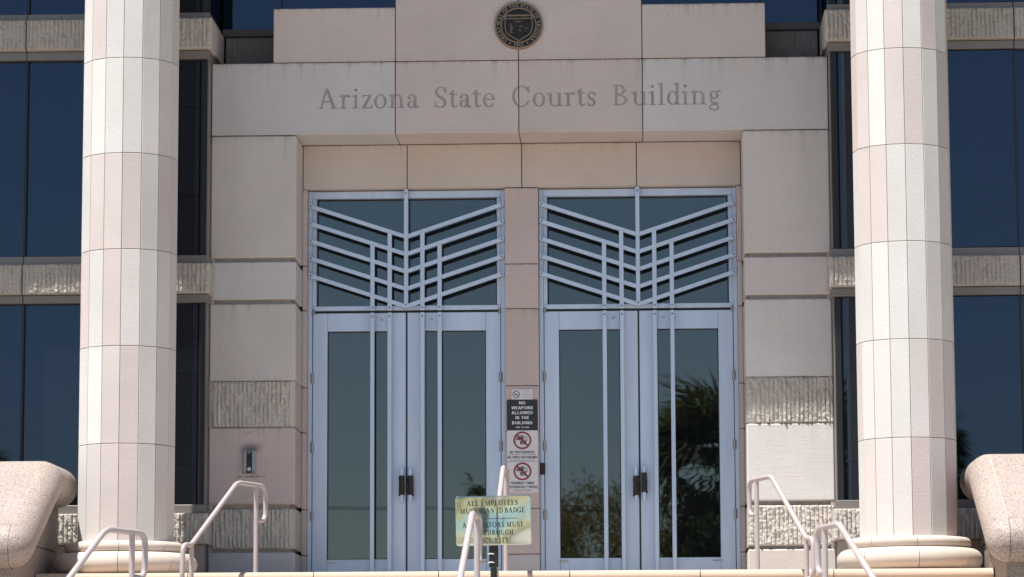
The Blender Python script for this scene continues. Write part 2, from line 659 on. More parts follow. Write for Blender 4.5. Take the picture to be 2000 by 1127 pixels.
def serif_glyph(c, w, h, xh=0.64):
    """returns (field, advance); cap height 1"""
    s = 0.075 + w * 0.25      # how far a serif reaches past the stem
    st = h * 0.85
    BIG = fR(-5, -5, 5, 5)

    def stem(x, y0, y1, top=True, bot=True, lt=True, rt=True):
        fs = [fR(x - w / 2, y0, x + w / 2, y1)]
        if bot:
            fs.append(fR(x - w / 2 - s, y0, x + w / 2 + s, y0 + st))
        if top:
            fs.append(fR(x - w / 2 - (s if lt else 0), y1 - st, x + w / 2 + (s if rt else 0), y1))
        return fU(*fs)

    def flag(x, y):   # slanted head serif of a lower-case stem
        return fL(x - w / 2 - s, y - 0.07, x + w / 2, y - 0.005, h * 1.3)
    x0 = s + w / 2
    if c == ' ':
        return None, 0.3
    if c == 'A':
        return fU(fL(s, 0, 0.40, 1.0, h * 1.25), fL(0.385, 1.0, 0.76, 0, w), fR(0.17, 0.31, 0.62, 0.31 + h), fR(0, 0, 2 * s + .03, st), fR(0.76 - w / 2 - s, 0, 0.76 + w / 2 + s, st)), 0.86 + s
    if c == 'B':
        b1 = fI(fO(x0 + .10, .755, .36, .245, w, h), fR(x0, 0, 5, 1))
        b2 = fI(fO(x0 + .12, .265, .42, .265, w, h), fR(x0, 0, 5, 1))
        return fU(stem(x0, 0, 1, rt=False, bot=False), fR(0, 0, x0 + .15, st), fR(x0, 1 - h, x0 + .12, 1), fR(x0, .5, x0 + .14, .5 + h), b1, b2), 0.78 + s
    if c in 'CG':
        cut = fR(.58, .27 if c == 'C' else .38, 3, .74)
        f = fD(fO(.45, .5, .45, .52, w, h), cut)
        f = fU(f, fR(.77, .66, .77 + h, .97), fL(.62, .965, .80, .80, h * 1.2))
        if c == 'C':
            return fU(f, fL(.64, .06, .85, .26, h)), 0.95
        return fU(f, fR(.77 - w / 2, .03, .77 + w / 2, .42), fR(.77 - w / 2 - s, .42 - st, .77 + w / 2 + s, .42)), 1.0
    if c == 'D':
        return fU(stem(x0, 0, 1, rt=False, bot=False), fR(0, 0, x0 + .15, st), fI(fO(x0 + .06, .5, .62, .5, w, h), fR(x0 + .02, 0, 5, 1)), fR(x0, 1 - h, x0 + .1, 1)), 0.9
    if c in 'EFL':
        fs = [stem(x0, 0, 1, rt=False)]
        if c in 'EF':
            fs += [fR(x0, 1 - h, x0 + .48, 1), fR(x0 + .48 - h, .8, x0 + .48, 1), fR(x0, .5 - h / 2, x0 + .33, .5 + h / 2), fR(x0 + .33 - h, .4, x0 + .33, .6)]
        if c in 'EL':
            fs += [fR(x0, 0, x0 + .52, h), fL(x0 + .50, 0, x0 + .54, .24, h)]
        return fU(*fs), x0 + (.64 if c != 'L' else .62)
    if c == 'H':
        return fU(stem(x0, 0, 1), stem(x0 + .58, 0, 1), fR(x0, .5 - h / 2, x0 + .58, .5 + h / 2)), 2 * x0 + .64
    if c == 'I':
        return stem(x0, 0, 1), 2 * x0 + .08
    if c == 'M':
        t = fU(fR(x0 - h / 2, 0, x0 + h / 2, 1), fR(x0 - s - h / 2, 0, x0 + s + h / 2, st), fR(x0 - s - h / 2, 1 - st, x0, 1))
        return fU(t, fL(x0, 1, x0 + .38, .02, w * .95), fL(x0 + .38, .02, x0 + .74, 1, h), stem(x0 + .76, 0, 1, lt=False)), 2 * x0 + .82
    if c == 'N':
        return fU(fR(x0 - h / 2, 0, x0 + h / 2, 1), fR(x0 - s, 0, x0 + s, st), fR(x0 - s, 1 - st, x0, 1), fL(x0, .99, x0 + .58, .02, w * .95), fR(x0 + .58 - h / 2, -.02, x0 + .58 + h / 2, 1), fR(x0 + .58 - s, 1 - st, x0 + .58 + s, 1)), 2 * x0 + .62
    if c in 'OQ':
        return fO(.47, .5, .47, .52, w, h), 1.0
    if c in 'PR':
        b = fI(fO(x0 + .10, .745, .40, .255, w, h), fR(x0, 0, 5, 1))
        fs = [stem(x0, 0, 1, rt=False), b, fR(x0, 1 - h, x0 + .12, 1), fR(x0, .49, x0 + .12, .49 + h)]
        if c == 'R':
            fs += [fL(x0 + .22, .50, x0 + .56, 0, w), fR(x0 + .42, 0, x0 + .70, st)]
        return fU(*fs), x0 + (.60 if c == 'P' else .76)
    if c == 'S':
        return fU(fP([(.52, .80), (.40, .965), (.24, .955), (.10, .80), (.16, .60), (.38, .46), (.52, .29), (.46, .07), (.26, .02), (.10, .10), (.05, .26)], [h, h, h * 1.2, w * .85, w, w * 1.1, w, w * .8, h, h, h]),
                  fR(.53, .72, .53 + h, 1.0), fR(.03, 0, .03 + h, .30)), .66
    if c == 'T':
        return fU(stem(.38, 0, 1, top=False), fR(.02, 1 - h, .74, 1), fR(.02, .77, .02 + h, 1), fR(.74 - h, .77, .74, 1)), .80
    if c == 'U':
        return fU(fR(x0 - w / 2, .3, x0 + w / 2, 1), fR(x0 - w / 2 - s, 1 - st, x0 + w / 2 + s, 1), fI(fO(x0 + .29, .32, .29 + w / 2, .34, w, h), fR(-1, -1, 5, .33)), fR(x0 + .58 - h / 2, .3, x0 + .58 + h / 2, 1), fR(x0 + .58 - s, 1 - st, x0 + .58 + s, 1)), 2 * x0 + .62
    if c == 'V':
        return fU(fL(s, 1, .40, 0, w), fL(.38, 0, .72, 1, h * 1.2), fR(0, 1 - st, 2 * s + w, 1), fR(.72 - s, 1 - st, .72 + s, 1)), .84
    if c == 'Y':
        return fU(fL(s, 1, .40, .45, w), fL(.38, .45, .70, 1, h * 1.2), fR(0, 1 - st, 2 * s + w, 1), fR(.70 - s, 1 - st, .70 + s, 1), stem(.40, 0, .48, top=False)), .82
    if c == 'Z':
        return fU(fR(.04, 1 - h, .64, 1), fR(.0, 0, .66, h), fL(.60, 1, .06, 0, w), fR(.04, .8, .04 + h, 1), fL(.64, 0, .68, .22, h)), .74
    if c == '1':
        return fU(stem(.26, 0, 1, top=False), fL(.08, .84, .26, .99, h * 1.2)), .5
    if c == '9':
        return fU(fO(.30, .67, .28, .33, w, h), fP([(.53, .68), (.48, .30), (.26, .06), (.06, .02)], [w, w, w * .7, h])), .64
    if c == '2':
        return fU(fP([(.08, .74), (.16, .93), (.34, .96), (.48, .78), (.40, .50), (.06, .05)], [h, h * 1.2, w * .9, w, w * .9, h * 1.3]), fR(.04, 0, .56, w * .8)), .64
    if c == '.':
        return fE(.12, .45, .11, .11), .3
    # lower case
    if c == 'i':
        return fU(stem(x0, 0, xh, top=False), flag(x0, xh), fE(x0, xh + .24, w * .62, w * .62)), 2 * x0 + .06
    if c == 'l':
        return fU(stem(x0, 0, 1.06, top=False), flag(x0, 1.06)), 2 * x0 + .05
    if c == 'r':
        return fU(stem(x0, 0, xh, top=False), flag(x0, xh), fP([(x0, xh * .62), (x0 + .12, xh * .92), (x0 + .25, xh * .96)], [h, h * 1.4, w * .9]), fE(x0 + .26, xh * .90, w * .55, w * .55)), x0 + .38
    if c == 'n':
        arch = fI(fO(x0 + .215, xh - .22, .215 + w / 2, .225, w, h), fR(-1, xh - .22, 5, 5))
        return fU(stem(x0, 0, xh, top=False), flag(x0, xh), arch, stem(x0 + .43, 0, xh - .2, top=False)), 2 * x0 + .48
    if c == 'u':
        bowl = fI(fO(x0 + .215, .22, .215 + w / 2, .235, w, h), fR(-1, -1, 5, .22))
        return fU(fR(x0 - w / 2, .2, x0 + w / 2, xh), flag(x0, xh), fR(x0 - w / 2 - s, xh - st, x0, xh), bowl, fR(x0 + .43 - w / 2, 0, x0 + .43 + w / 2, xh), fR(x0 + .43 - w / 2 - s, xh - st, x0 + .43, xh), fR(x0 + .43, 0, x0 + .43 + w / 2 + s * .8, st)), 2 * x0 + .47
    if c == 'z':
        k = xh
        return fU(fR(.04, k - h, .46, k), fR(.02, 0, .48, h), fL(.42, k, .08, 0, w), fR(.04, k - .15, .04 + h, k), fL(.46, 0, .49, .17, h)), .54
    if c == 'o':
        return fO(.31, xh / 2, .30, xh / 2 + .015, w, h), .66
    if c == 'e':
        f = fD(fO(.30, xh / 2, .29, xh / 2 + .015, w, h), fR(.36, xh * .30, 3, xh * .52))
        return fU(f, fR(.08, xh * .52, .57, xh * .52 + h)), .62
    if c == 'a':
        return fU(fR(.40 - w / 2, .06, .40 + w / 2, xh - .16), fI(fO(.23, xh - .20, .17 + w / 2, .205, w, h), fR(.10, xh - .20, 5, 5)), fE(.10, xh - .17, w * .55, w * .55),
                  fO(.22, .185, .20, .195, w * .9, h), fP([(.40, .14), (.46, .02), (.56, .06)], [w, w * .7, h])), .60
    if c == 't':
        return fU(fR(.17 - w / 2, .12, .17 + w / 2, xh + .18), fR(.02, xh - h, .40, xh), fP([(.17, .16), (.24, .02), (.40, .08)], [w, w * .7, h]), fL(.02, xh - h / 2, .17, xh + .17, h)), .44
    if c == 's':
        k = xh
        return fU(fP([(.37, .78 * k), (.28, .965 * k), (.16, .94 * k), (.08, .78 * k), (.14, .60 * k), (.28, .46 * k), (.37, .28 * k), (.32, .07 * k), (.18, .02 * k), (.05, .22 * k)], [h, h, h * 1.2, w * .8, w * .9, w, w * .9, w * .7, h, h]),
                  fR(.37, .70 * k, .37 + h, k), fR(.03, 0, .03 + h, .3 * k)), .49
    if c == 'd':
        return fU(fO(.29, xh / 2, .28, xh / 2 + .01, w, h), fR(.52 - w / 2, 0, .52 + w / 2, 1.06), flag(.52, 1.06), fR(.52, 0, .52 + w / 2 + s * .8, st)), .70
    if c == 'g':
        return fU(fO(.28, xh - .20, .22, .205, w * .9, h), fP([(.14, .27), (.10, .16), (.22, .09), (.42, .05)], [h, h, h * 1.3, w * .8]),
                  fO(.27, -.13, .26, .165, w * .75, h * 1.2), fP([(.42, xh - .10), (.50, xh - .02), (.58, xh - .04)], [h, h, w * .6])), .62
    return None, 0.3


def word_fields(text, x0, x1, base, cap, w, h, track=0.06, xh=0.64):
    """lays a word between x0 and x1: list of (field in world units, bbox)"""
    gl, pen = [], 0.0
    for ch in text:
        f, adv = serif_glyph(ch, w, h, xh)
        gl.append((f, pen, adv))
        pen += adv + track
    tot = pen - track
    k = (x1 - x0) / tot
    out = []
    for f, p, adv in gl:
        if f is None:
            continue
        ox = x0 + p * k

        def g(X, Z, f=f, ox=ox):
            return f((X - ox) / k, (Z - base) / cap)
        out.append((g, (ox - .12 * k, ox + (adv + .12) * k, base - .36 * cap, base + 1.12 * cap)))
    return out


def contour(field, bbox, res):
    """filled outline of a field as flat polygons (2-D)"""
    a0, a1, b0, b1 = bbox
    na, nb = max(2, int((a1 - a0) / res) + 1), max(2, int((b1 - b0) / res) + 1)
    A, B = np.linspace(a0, a1, na), np.linspace(b0, b1, nb)
    X, Y = np.meshgrid(A, B)
    Fv = field(X, Y)
    ins = Fv < 0
    V, F, cache = [], [], {}

    def vid(key, p):
        if key not in cache:
            cache[key] = len(V)
            V.append(p)
        return cache[key]

    def edge(i, j, i2, j2):
        key = (i, j, i2, j2) if (i, j) < (i2, j2) else (i2, j2, i, j)
        f0, f1 = Fv[i, j], Fv[i2, j2]
        t = f0 / (f0 - f1)
        return vid(key, (X[i, j] + t * (X[i2, j2] - X[i, j]), Y[i, j] + t * (Y[i2, j2] - Y[i, j])))
    cnt = ins[:-1, :-1].astype(int) + ins[:-1, 1:] + ins[1:, :-1] + ins[1:, 1:]
    for i in range(nb - 1):
        j = 0
        while j < na - 1:
            c = cnt[i, j]
            if c == 0:
                j += 1
                continue
            if c == 4:
                j2 = j
                while j2 + 1 < na - 1 and cnt[i, j2 + 1] == 4:
                    j2 += 1
                F.append([vid((i, j), (A[j], B[i])), vid((i, j2 + 1), (A[j2 + 1], B[i])), vid((i + 1, j2 + 1), (A[j2 + 1], B[i + 1])), vid((i + 1, j), (A[j], B[i + 1]))])
                j = j2 + 1
                continue
            cor = [(i, j), (i, j + 1), (i + 1, j + 1), (i + 1, j)]
            poly = []
            for q in range(4):
                p, n = cor[q], cor[(q + 1) % 4]
                if ins[p]:
                    poly.append(vid(p, (A[p[1]], B[p[0]])))
                if ins[p] != ins[n]:
                    poly.append(edge(*p, *n))
            if len(poly) >= 3:
                F.append(poly)
            j += 1
    return V, F


class Flat:
    """flat print: gathers contours, then builds them on a plane facing -Y"""

    def __init__(self):
        self.v, self.f = [], []

    def add(self, field, bbox, res):
        v, f = contour(field, bbox, res)
        o = len(self.v)
        self.v += v
        self.f += [[i + o for i in q] for q in f]
        return self

    def text(self, text, x0, x1, base, cap, w, h, res, track=0.06):
        for g, bb in word_fields(text, x0, x1, base, cap, w, h, track):
            self.add(g, bb, res)
        return self

    def build(self, name, mat, parent, fn, thick=0.0):
        o = mk(name, [fn(a, b) for a, b in self.v], self.f, mat, parent, solid=False)
        if thick:
            m_ = o.modifiers.new('thickness', 'SOLIDIFY')
            m_.thickness = thick
            m_.offset = -1
        return o


def sans(name, lines, mat, parent, fn, bold=0.0):
    """sans-serif print from the built-in face; lines = (text, centre x, baseline, cap height, width or None)"""
    V, F = [], []
    for text, cx, base, cap, width in lines:
        cu = bpy.data.curves.new('t', 'FONT')
        cu.body = text
        cu.size = 1.0
        cu.offset = bold
        cu.resolution_u = 3
        ob = bpy.data.objects.new('t', cu)
        C.objects.link(ob)
        dg = bpy.context.evaluated_depsgraph_get()
        me = bpy.data.meshes.new_from_object(ob.evaluated_get(dg))
        co = [v.co.copy() for v in me.vertices]
        if co:
            xa, xb = min(c.x for c in co), max(c.x for c in co)
            k = cap / 0.73
            kx = width / (xb - xa) if width else k
            o = len(V)
            V += [fn(cx + (c.x - (xa + xb) / 2) * kx, base + c.y * k) for c in co]
            F += [[o + i for i in p.vertices] for p in me.polygons]
        C.objects.unlink(ob)
        bpy.data.objects.remove(ob)
        bpy.data.curves.remove(cu)
        bpy.data.meshes.remove(me)
    return mk(name, V, F, mat, parent, solid=False)


def sans_glyph(c, w):
    """bold grotesque capitals and figures, cap height 1"""
    h = w * .88
    m = w / 2
    V_ = lambda x, a=0, b=1: fR(x, a, x + w, b)
    H_ = lambda x0, x1, y: fR(x0, y, x1, y + h)
    if c in '  ':
        return None, .30
    if c == 'A':
        return fU(fL(m * .9, 0, .36, 1, w), fL(.72 - m * .9, 0, .36, 1, w), H_(.16, .56, .22)), .72
    if c == 'B':
        k = lambda y0, y1, x1: fI(fO(x1 - .26, (y0 + y1) / 2, .26, (y1 - y0) / 2, w, h), fR(x1 - .26, -1, 5, 5))
        return fU(V_(0), k(0, .56, .64), k(.46, 1, .60), H_(0, .38, 0), H_(0, .36, .455), H_(0, .34, 1 - h)), .68
    if c in 'CG':
        f = fD(fO(.36, .5, .36, .52, w, h), fR(.40, .36, 5, .66) if c == 'C' else fR(.40, .52, 5, .68))
        return (f, .72) if c == 'C' else (fU(f, H_(.40, .72, .42), fR(.72 - w, 0.02, .72, .50)), .76)
    if c == 'D':
        return fU(V_(0), fI(fO(.26, .5, .40, .5, w, h), fR(.26, -1, 5, 5)), H_(0, .28, 0), H_(0, .28, 1 - h)), .70
    if c in 'EF':
        return fU(V_(0), H_(0, .54, 1 - h), H_(0, .50, .5 - h / 2), *([H_(0, .56, 0)] if c == 'E' else [])), .58
    if c == 'H':
        return fU(V_(0), V_(.66 - w), H_(0, .66, .5 - h / 2)), .66
    if c in 'I\u00cd':
        return (V_(0) if c == 'I' else fU(V_(0), fL(m, 1.08, m + .14, 1.28, h))), w
    if c == 'K':
        return fU(V_(0), fL(m, .36, .60, 1.0, w), fL(.22, .56, .62, 0, w)), .68
    if c == 'L':
        return fU(V_(0), H_(0, .52, 0)), .54
    if c == 'M':
        return fU(V_(0), V_(.80 - w), fL(m, 1, .40, .06, w * .92), fL(.80 - m, 1, .40, .06, w * .92)), .80
    if c == 'N':
        return fU(V_(0), V_(.66 - w), fL(m, 1, .66 - m, 0, w)), .66
    if c == 'O':
        return fO(.38, .5, .38, .52, w, h), .76
    if c in 'PR':
        f = fU(V_(0), fI(fO(.34, .72, .28, .28, w, h), fR(.34, -1, 5, 5)), H_(0, .36, 1 - h), H_(0, .36, .44))
        return (f, .62) if c == 'P' else (fU(f, fL(.34, .48, .56, 0, w)), .66)
    if c == 'S':
        return fP([(.52, .76), (.42, .90), (.28, .93), (.12, .84), (.12, .66), (.30, .53), (.48, .42), (.53, .24), (.42, .09), (.28, .06), (.12, .12), (.06, .28)], [w * .95] * 12), .62
    if c == 'T':
        return fU(fR(.30 - m, 0, .30 + m, 1), H_(0, .60, 1 - h)), .60
    if c == 'U':
        return fU(fR(0, .3, w, 1), fR(.64 - w, .3, .64, 1), fI(fO(.32, .32, .32, .34, w, h), fR(-1, -1, 5, .32))), .64
    if c == 'V':
        return fU(fL(m * .9, 1, .34, 0, w), fL(.68 - m * .9, 1, .34, 0, w)), .68
    if c == 'W':
        return fU(fL(m * .9, 1, .25, 0, w), fL(.25, 0, .48, 1, w * .9), fL(.48, 1, .71, 0, w * .9), fL(.71, 0, .96 - m * .9, 1, w)), .96
    if c == 'Y':
        return fU(fL(m * .9, 1, .33, .42, w), fL(.66 - m * .9, 1, .33, .42, w), fR(.33 - m, 0, .33 + m, .46)), .66
    if c == '0':
        return fO(.28, .5, .28, .51, w, h), .56
    if c == '1':
        return fU(fR(.18, 0, .18 + w, 1), fL(.02, .76, .22, .94, h)), .18 + w
    if c == '2':
        return fU(fP([(.07, .70), (.16, .90), (.34, .92), (.46, .76), (.38, .54), (.08, .08)], [w * .95] * 6), H_(.0, .54, 0)), .56
    if c == '3':
        return fP([(.06, .78), (.18, .93), (.38, .90), (.44, .73), (.34, .55), (.22, .52), (.38, .48), (.48, .30), (.40, .10), (.20, .06), (.05, .22)], [w * .9] * 11), .56
    if c == '-':
        return H_(.02, .34, .36), .36
    return None, .3


def caps(name, lines, mat, parent, fn, w=.18, track=.13, res=.0016):
    """bold sign capitals; lines = (text, centre x, baseline, cap height, width)"""
    fl = Flat()
    for text, cx, base, cap, width in lines:
        gl, pen = [], 0.0
        for ch in text:
            g, adv = sans_glyph(ch, w)
            gl.append((g, pen, adv))
            pen += adv + track
        k = width / (pen - track)
        x0 = cx - width / 2
        for g, p, adv in gl:
            if g is None:
                continue
            ox = x0 + p * k
            fl.add(lambda X, Z, g=g, ox=ox, k=k, base=base, cap=cap: g((X - ox) / k, (Z - base) / cap),
                   (ox - .06 * k, ox + (adv + .06) * k, base - .06 * cap, base + (1.34 if text.count('\u00cd') else 1.06) * cap), res)
    return fl.build(name, mat, parent, fn)


def rounded(cx, cz, w, h, r):
    hx, hz = w / 2 - r, h / 2 - r

    def f(X, Y):
        dx, dy = np.abs(X - cx) - hx, np.abs(Y - cz) - hz
        return np.hypot(np.maximum(dx, 0), np.maximum(dy, 0)) + np.minimum(np.maximum(dx, dy), 0) - r
    return f


def plate(name, mat, parent, cx, cz, w, h, r, y, t, seg=5):
    """a thin rounded-corner plate facing -Y, front face at y"""
    pts = []
    for sx, sz, a0 in ((1, 1, 0), (-1, 1, 90), (-1, -1, 180), (1, -1, 270)):
        for k in range(seg + 1):
            a = R(a0 + 90 * k / seg)
            pts.append((cx + sx * (w / 2 - r) + r * math.cos(a), cz + sz * (h / 2 - r) + r * math.sin(a)))
    n = len(pts)
    v = [(a, y, b) for a, b in pts] + [(a, y + t, b) for a, b in pts]
    f = [tuple(range(n - 1, -1, -1)), tuple(range(n, 2 * n))]
    f += [(k, (k + 1) % n, n + (k + 1) % n, n + k) for k in range(n)]
    f[0] = tuple(reversed(f[0]))
    f = [tuple(reversed(q)) for q in f]
    return mk(name, v, f, mat, parent)


# ================================================================== SETTING
L = -0.05                 # landing level
T2 = -0.90                # lower terrace
G = -2.97                 # plaza


def struct(name, v, f, mat, smooth=None):
    o = mk(name, v, f, mat, None, smooth)
    o['kind'] = 'structure'
    return o


def ground_mat():
    t = NT('dry plaza ground')
    v = t.vec((1, 1, 1), False)
    n = t.noise(v, 0.15, 6, 0.6)
    n2 = t.noise(v, 3.0, 5, 0.7)
    c = t.mix(n2, t.ramp(n, [(0.35, (.28, .25, .17)), (0.65, (.34, .30, .21))]), t.ramp(n, [(0.35, (.20, .19, .09)), (0.65, (.30, .25, .15))]))
    return t.done(c, 0.95, 0, t.bump(n2, 0.02), spec=0.1)


def road_mat():
    t = NT('asphalt')
    v = t.vec((1, 1, 1), False)
    n = t.noise(v, 0.6, 5, 0.6)
    return t.done(t.ramp(n, [(0.3, (.045, .045, .047)), (0.7, (.065, .064, .064))]), 0.9, 0, spec=0.2)


gm = ground_mat()
v, f = [], []
gs = 24
for i in range(gs + 1):
    for j in range(gs + 1):
        v.append((-1500 + 3000 * i / gs, -2600 + 3000 * j / gs, G))
for i in range(gs):
    for j in range(gs):
        a = i * (gs + 1) + j
        f.append((a, a + gs + 1, a + gs + 2, a + 1))
struct('ground', v, f, gm)
struct('plaza', *boxvf(-30, 30, -44, -13.3, G - 0.2, G + 0.004), M['paving'])
struct('road', *boxvf(-400, 400, -58, -47, G - 0.2, G + 0.008), road_mat())
kb = struct('kerb', *boxvf(-400, 400, -47, -46.7, G - 0.2, G + 0.13), plain('kerb concrete', (.36, .34, .31), 0.9))

# landing with bullnosed edge stones, flights and lower terrace
st = bpy.data.objects.new('stairs', None)
C.objects.link(st)
st['kind'] = 'structure'
part('landing_slab', st, M['paving'], -4.23, 4.23, -2.395, 0.30, L - 0.35, L)


def nosing_vf(x0, x1, yb, yf, z, t=0.105, n=8):
    r = t / 2
    prof = [(yb, z), (yf + r, z)]
    for k in range(1, n):
        a = math.pi * k / n
        prof.append((yf + r - r * math.sin(a), z - r + r * math.cos(a)))
    prof += [(yf + r, z - t), (yb, z - t)]
    m = len(prof)
    v = [(x0, a, b) for a, b in prof] + [(x1, a, b) for a, b in prof]
    fs = [(k, m + k, m + (k + 1) % m, (k + 1) % m) for k in range(m)]
    fs += [tuple(range(m)), tuple(range(2 * m - 1, m - 1, -1))]
    return v, fs


def tread(x0, x1, yb, yf, z):
    return mk('nosing_stone', *nosing_vf(x0, x1, yb, yf, z), M['tread'], st, 40)


edges = [-4.228, -2.87, -1.753, -0.645, 0.512, 1.66, 2.83, 4.228]
for a, b in zip(edges[:-1], edges[1:]):
    tread(a + .004, b - .004, -2.40, -2.75, L)
part('nosing_bed', st, M['joint'], -4.226, 4.226, -2.70, -2.41, L - 0.09, L - 0.012)
riser = (L - T2) / 5
mb = MB()
for k in range(1, 5):
    z = L - riser * k
    y0 = -2.75 - 0.33 * (k - 1)
    for a, b in zip(edges[:-1], edges[1:]):
        tread(a + .004, b - .004, y0 + .05, y0 - .33, z)
    mb.box(-4.22, 4.22, y0 - 0.27, y0 + 0.04 if k > 1 else -2.42, T2 - 0.3, z - 0.107)
mb.box(-4.22, 4.22, -2.66, -2.42, T2 - 0.3, L - 0.107)
mb.build('riser_block', M['stone_warm'], st)
part('terrace_slab', st, M['paving'], -5.6, 5.6, -9.0, -4.02, T2 - 0.3, T2)
mb = MB()
r2 = (T2 - G) / 12
for k in range(1, 13):
    z = T2 - r2 * k
    mb.box(-5.6, 5.6, -9.0 - 0.34 * k, -9.0 - 0.34 * (k - 1), G - 0.1, z + (0.0 if k < 12 else 0.012))
mb.build('lower_flight', M['stone_warm'], st)
for s in (-1, 1):
    p_ = struct('podium', *boxvf(s * 4.66, s * 12.5, -3.6, 0.30, G, L), M['paving'])

# ================================================================== COURTHOUSE
WHITE = (.64, .62, .595)
GREYW = (.585, .57, .565)
PINK = (.61, .53, .52)
ROSE = (.575, .485, .46)
BEIGE = (.605, .565, .54)
WARM = (.605, .54, .505)

B = thing('courthouse', 'pink limestone courthouse front with carved inscription, glass doors and dark blue windows', 'building', (0, 0, 0))

# --- inner mass and dark joint cores (what is seen down the joints)
part('building_core', B, M['joint'], -12, 12, 0.34, 10, L, 8.3)
part('lintel_core', B, M['joint'], -2.93, 2.93, -0.575, 0.33, 4.30, 4.975)
part('parapet_core', B, M['joint'], -2.36, 2.36, -0.575, -0.18, 5.005, 5.50)
part('frieze_core', B, M['joint'], -2.14, 2.14, 0.01, 0.33, 3.86, 4.272)

# --- carved inscription: letters cut into the lintel stones
letters = []
for wd, a, b in (('Arizona', -1.943, -0.963), ('State', -0.819, -0.223), ('Courts', -0.062, 0.757), ('Building', 0.912, 1.955)):
    letters += word_fields(wd, a, b, 4.531, 0.205, 0.125, 0.058, 0.05, 0.66)


cuts = []
for (g0, b0), (g1, b1) in zip(letters[:-1], letters[1:]):
    lo, hi = b1[0] - .01, b0[1] + .01        # the gap between neighbouring letters
    xs_ = np.linspace(min(lo, hi), max(lo, hi), 160)
    zs_ = np.linspace(4.43, 4.78, 120)
    Xq, Zq = np.meshgrid(xs_, zs_)
    d0, d1 = g0(Xq, Zq).min(axis=0), g1(Xq, Zq).min(axis=0)
    cuts.append(xs_[np.argmax(np.minimum(d0, d1))])


def letter_of(x):
    return int(np.searchsorted(cuts, x))


def carved_block(x0, x1, z0, z1, yf, yb, color, res=0.0045):
    za, zb = 4.445, 4.775
    xa, xb = max(x0 + .012, -1.98), min(x1 - .012, 1.99)
    e = 0.006
    xs = np.unique(np.concatenate([[x0, x0 + e], np.arange(xa, xb, res), [xb, x1 - e, x1]]))
    zs = np.unique(np.concatenate([[z0, z0 + e], np.arange(za, zb, res), [zb, z1 - e, z1]]))
    X, Z = np.meshgrid(xs, zs)
    Fv = np.full(X.shape, 1.0)
    for g, (a, b, c, d) in letters:
        i0, i1 = np.searchsorted(xs, a), np.searchsorted(xs, b)
        j0, j1 = np.searchsorted(zs, c), np.searchsorted(zs, d)
        if i1 > i0:
            Fv[j0:j1, i0:i1] = np.minimum(Fv[j0:j1, i0:i1], g(X[j0:j1, i0:i1], Z[j0:j1, i0:i1]))
    dep = np.clip(-Fv * 0.20, 0, 0.012) * 1.15 + np.where(Fv < 0, 0.004, 0)
    rim = (X < x0 + e / 2) | (X > x1 - e / 2) | (Z < z0 + e / 2) | (Z > z1 - e / 2)
    Y = yf + dep + np.where(rim, e, 0)
    nx, nz = len(xs), len(zs)
    V = np.column_stack([X.ravel(), Y.ravel(), Z.ravel()])
    i = np.arange((nz - 1) * (nx - 1))
    r, c = i // (nx - 1), i % (nx - 1)
    a = r * nx + c
    Q = np.column_stack([a, a + 1, a + nx + 1, a + nx])
    cen = Fv.ravel()[Q].mean(axis=1)
    inside = cen < 0.0
    V = V.tolist()
    n0 = len(V)
    bodyF = Q[~inside].tolist()
    Vb = V + [(x0, yb, z0), (x1, yb, z0), (x1, yb, z1), (x0, yb, z1)]
    bot = list(range(nx)); top = [(nz - 1) * nx + j for j in range(nx)]
    lef = [j * nx for j in range(nz)]; rig = [j * nx + nx - 1 for j in range(nz)]
    bodyF += [tuple(reversed(bot)) + (n0, n0 + 1), tuple(top) + (n0 + 2, n0 + 3), tuple(lef) + (n0 + 3, n0), tuple(reversed(rig)) + (n0 + 1, n0 + 2), (n0 + 3, n0 + 2, n0 + 1, n0)]
    used = sorted({k for q in bodyF for k in q})
    mp = {k: n for n, k in enumerate(used)}
    blk = mk('lintel_block', [Vb[k] for k in used], [[mp[k] for k in q] for q in bodyF], M['stone_dirty'], B, solid=False)
    blk.color = (*color, 1)
    lf = Q[inside]
    if len(lf):
        fc = np.array([(V[q[0]][0] + V[q[2]][0]) / 2 for q in lf])
        own = np.array([letter_of(x) for x in fc])
        for li in np.unique(own):
            sel = lf[own == li]
            used = np.unique(sel)
            mp = {int(k): n for n, k in enumerate(used)}
            mk('carved_letter', [V[k] for k in used], [[mp[int(k)] for k in q] for q in sel], M['carved'], blk, solid=False)
    return blk


JG = 0.004
for x0, x1, c in ((-2.985, -1.197, GREYW), (-1.197, 0, PINK), (0, 1.197, (.585, .515, .49)), (1.197, 2.985, GREYW)):
    carved_block(x0 + JG, x1 - JG, 4.279, 4.990 - JG, -0.60, 0.33, c)

for x0, x1, z1, c in ((-2.388, -1.197, 5.525, (.60, .545, .515)), (-1.197, 0, 6.25, PINK), (0, 1.197, 6.25, PINK), (1.197, 2.392, 5.525, (.60, .545, .515))):
    part('parapet_block', B, M['stone_dirty'], x0 + JG, x1 - JG, -0.60, -0.15, 4.990 + JG, z1, 0.005, c)

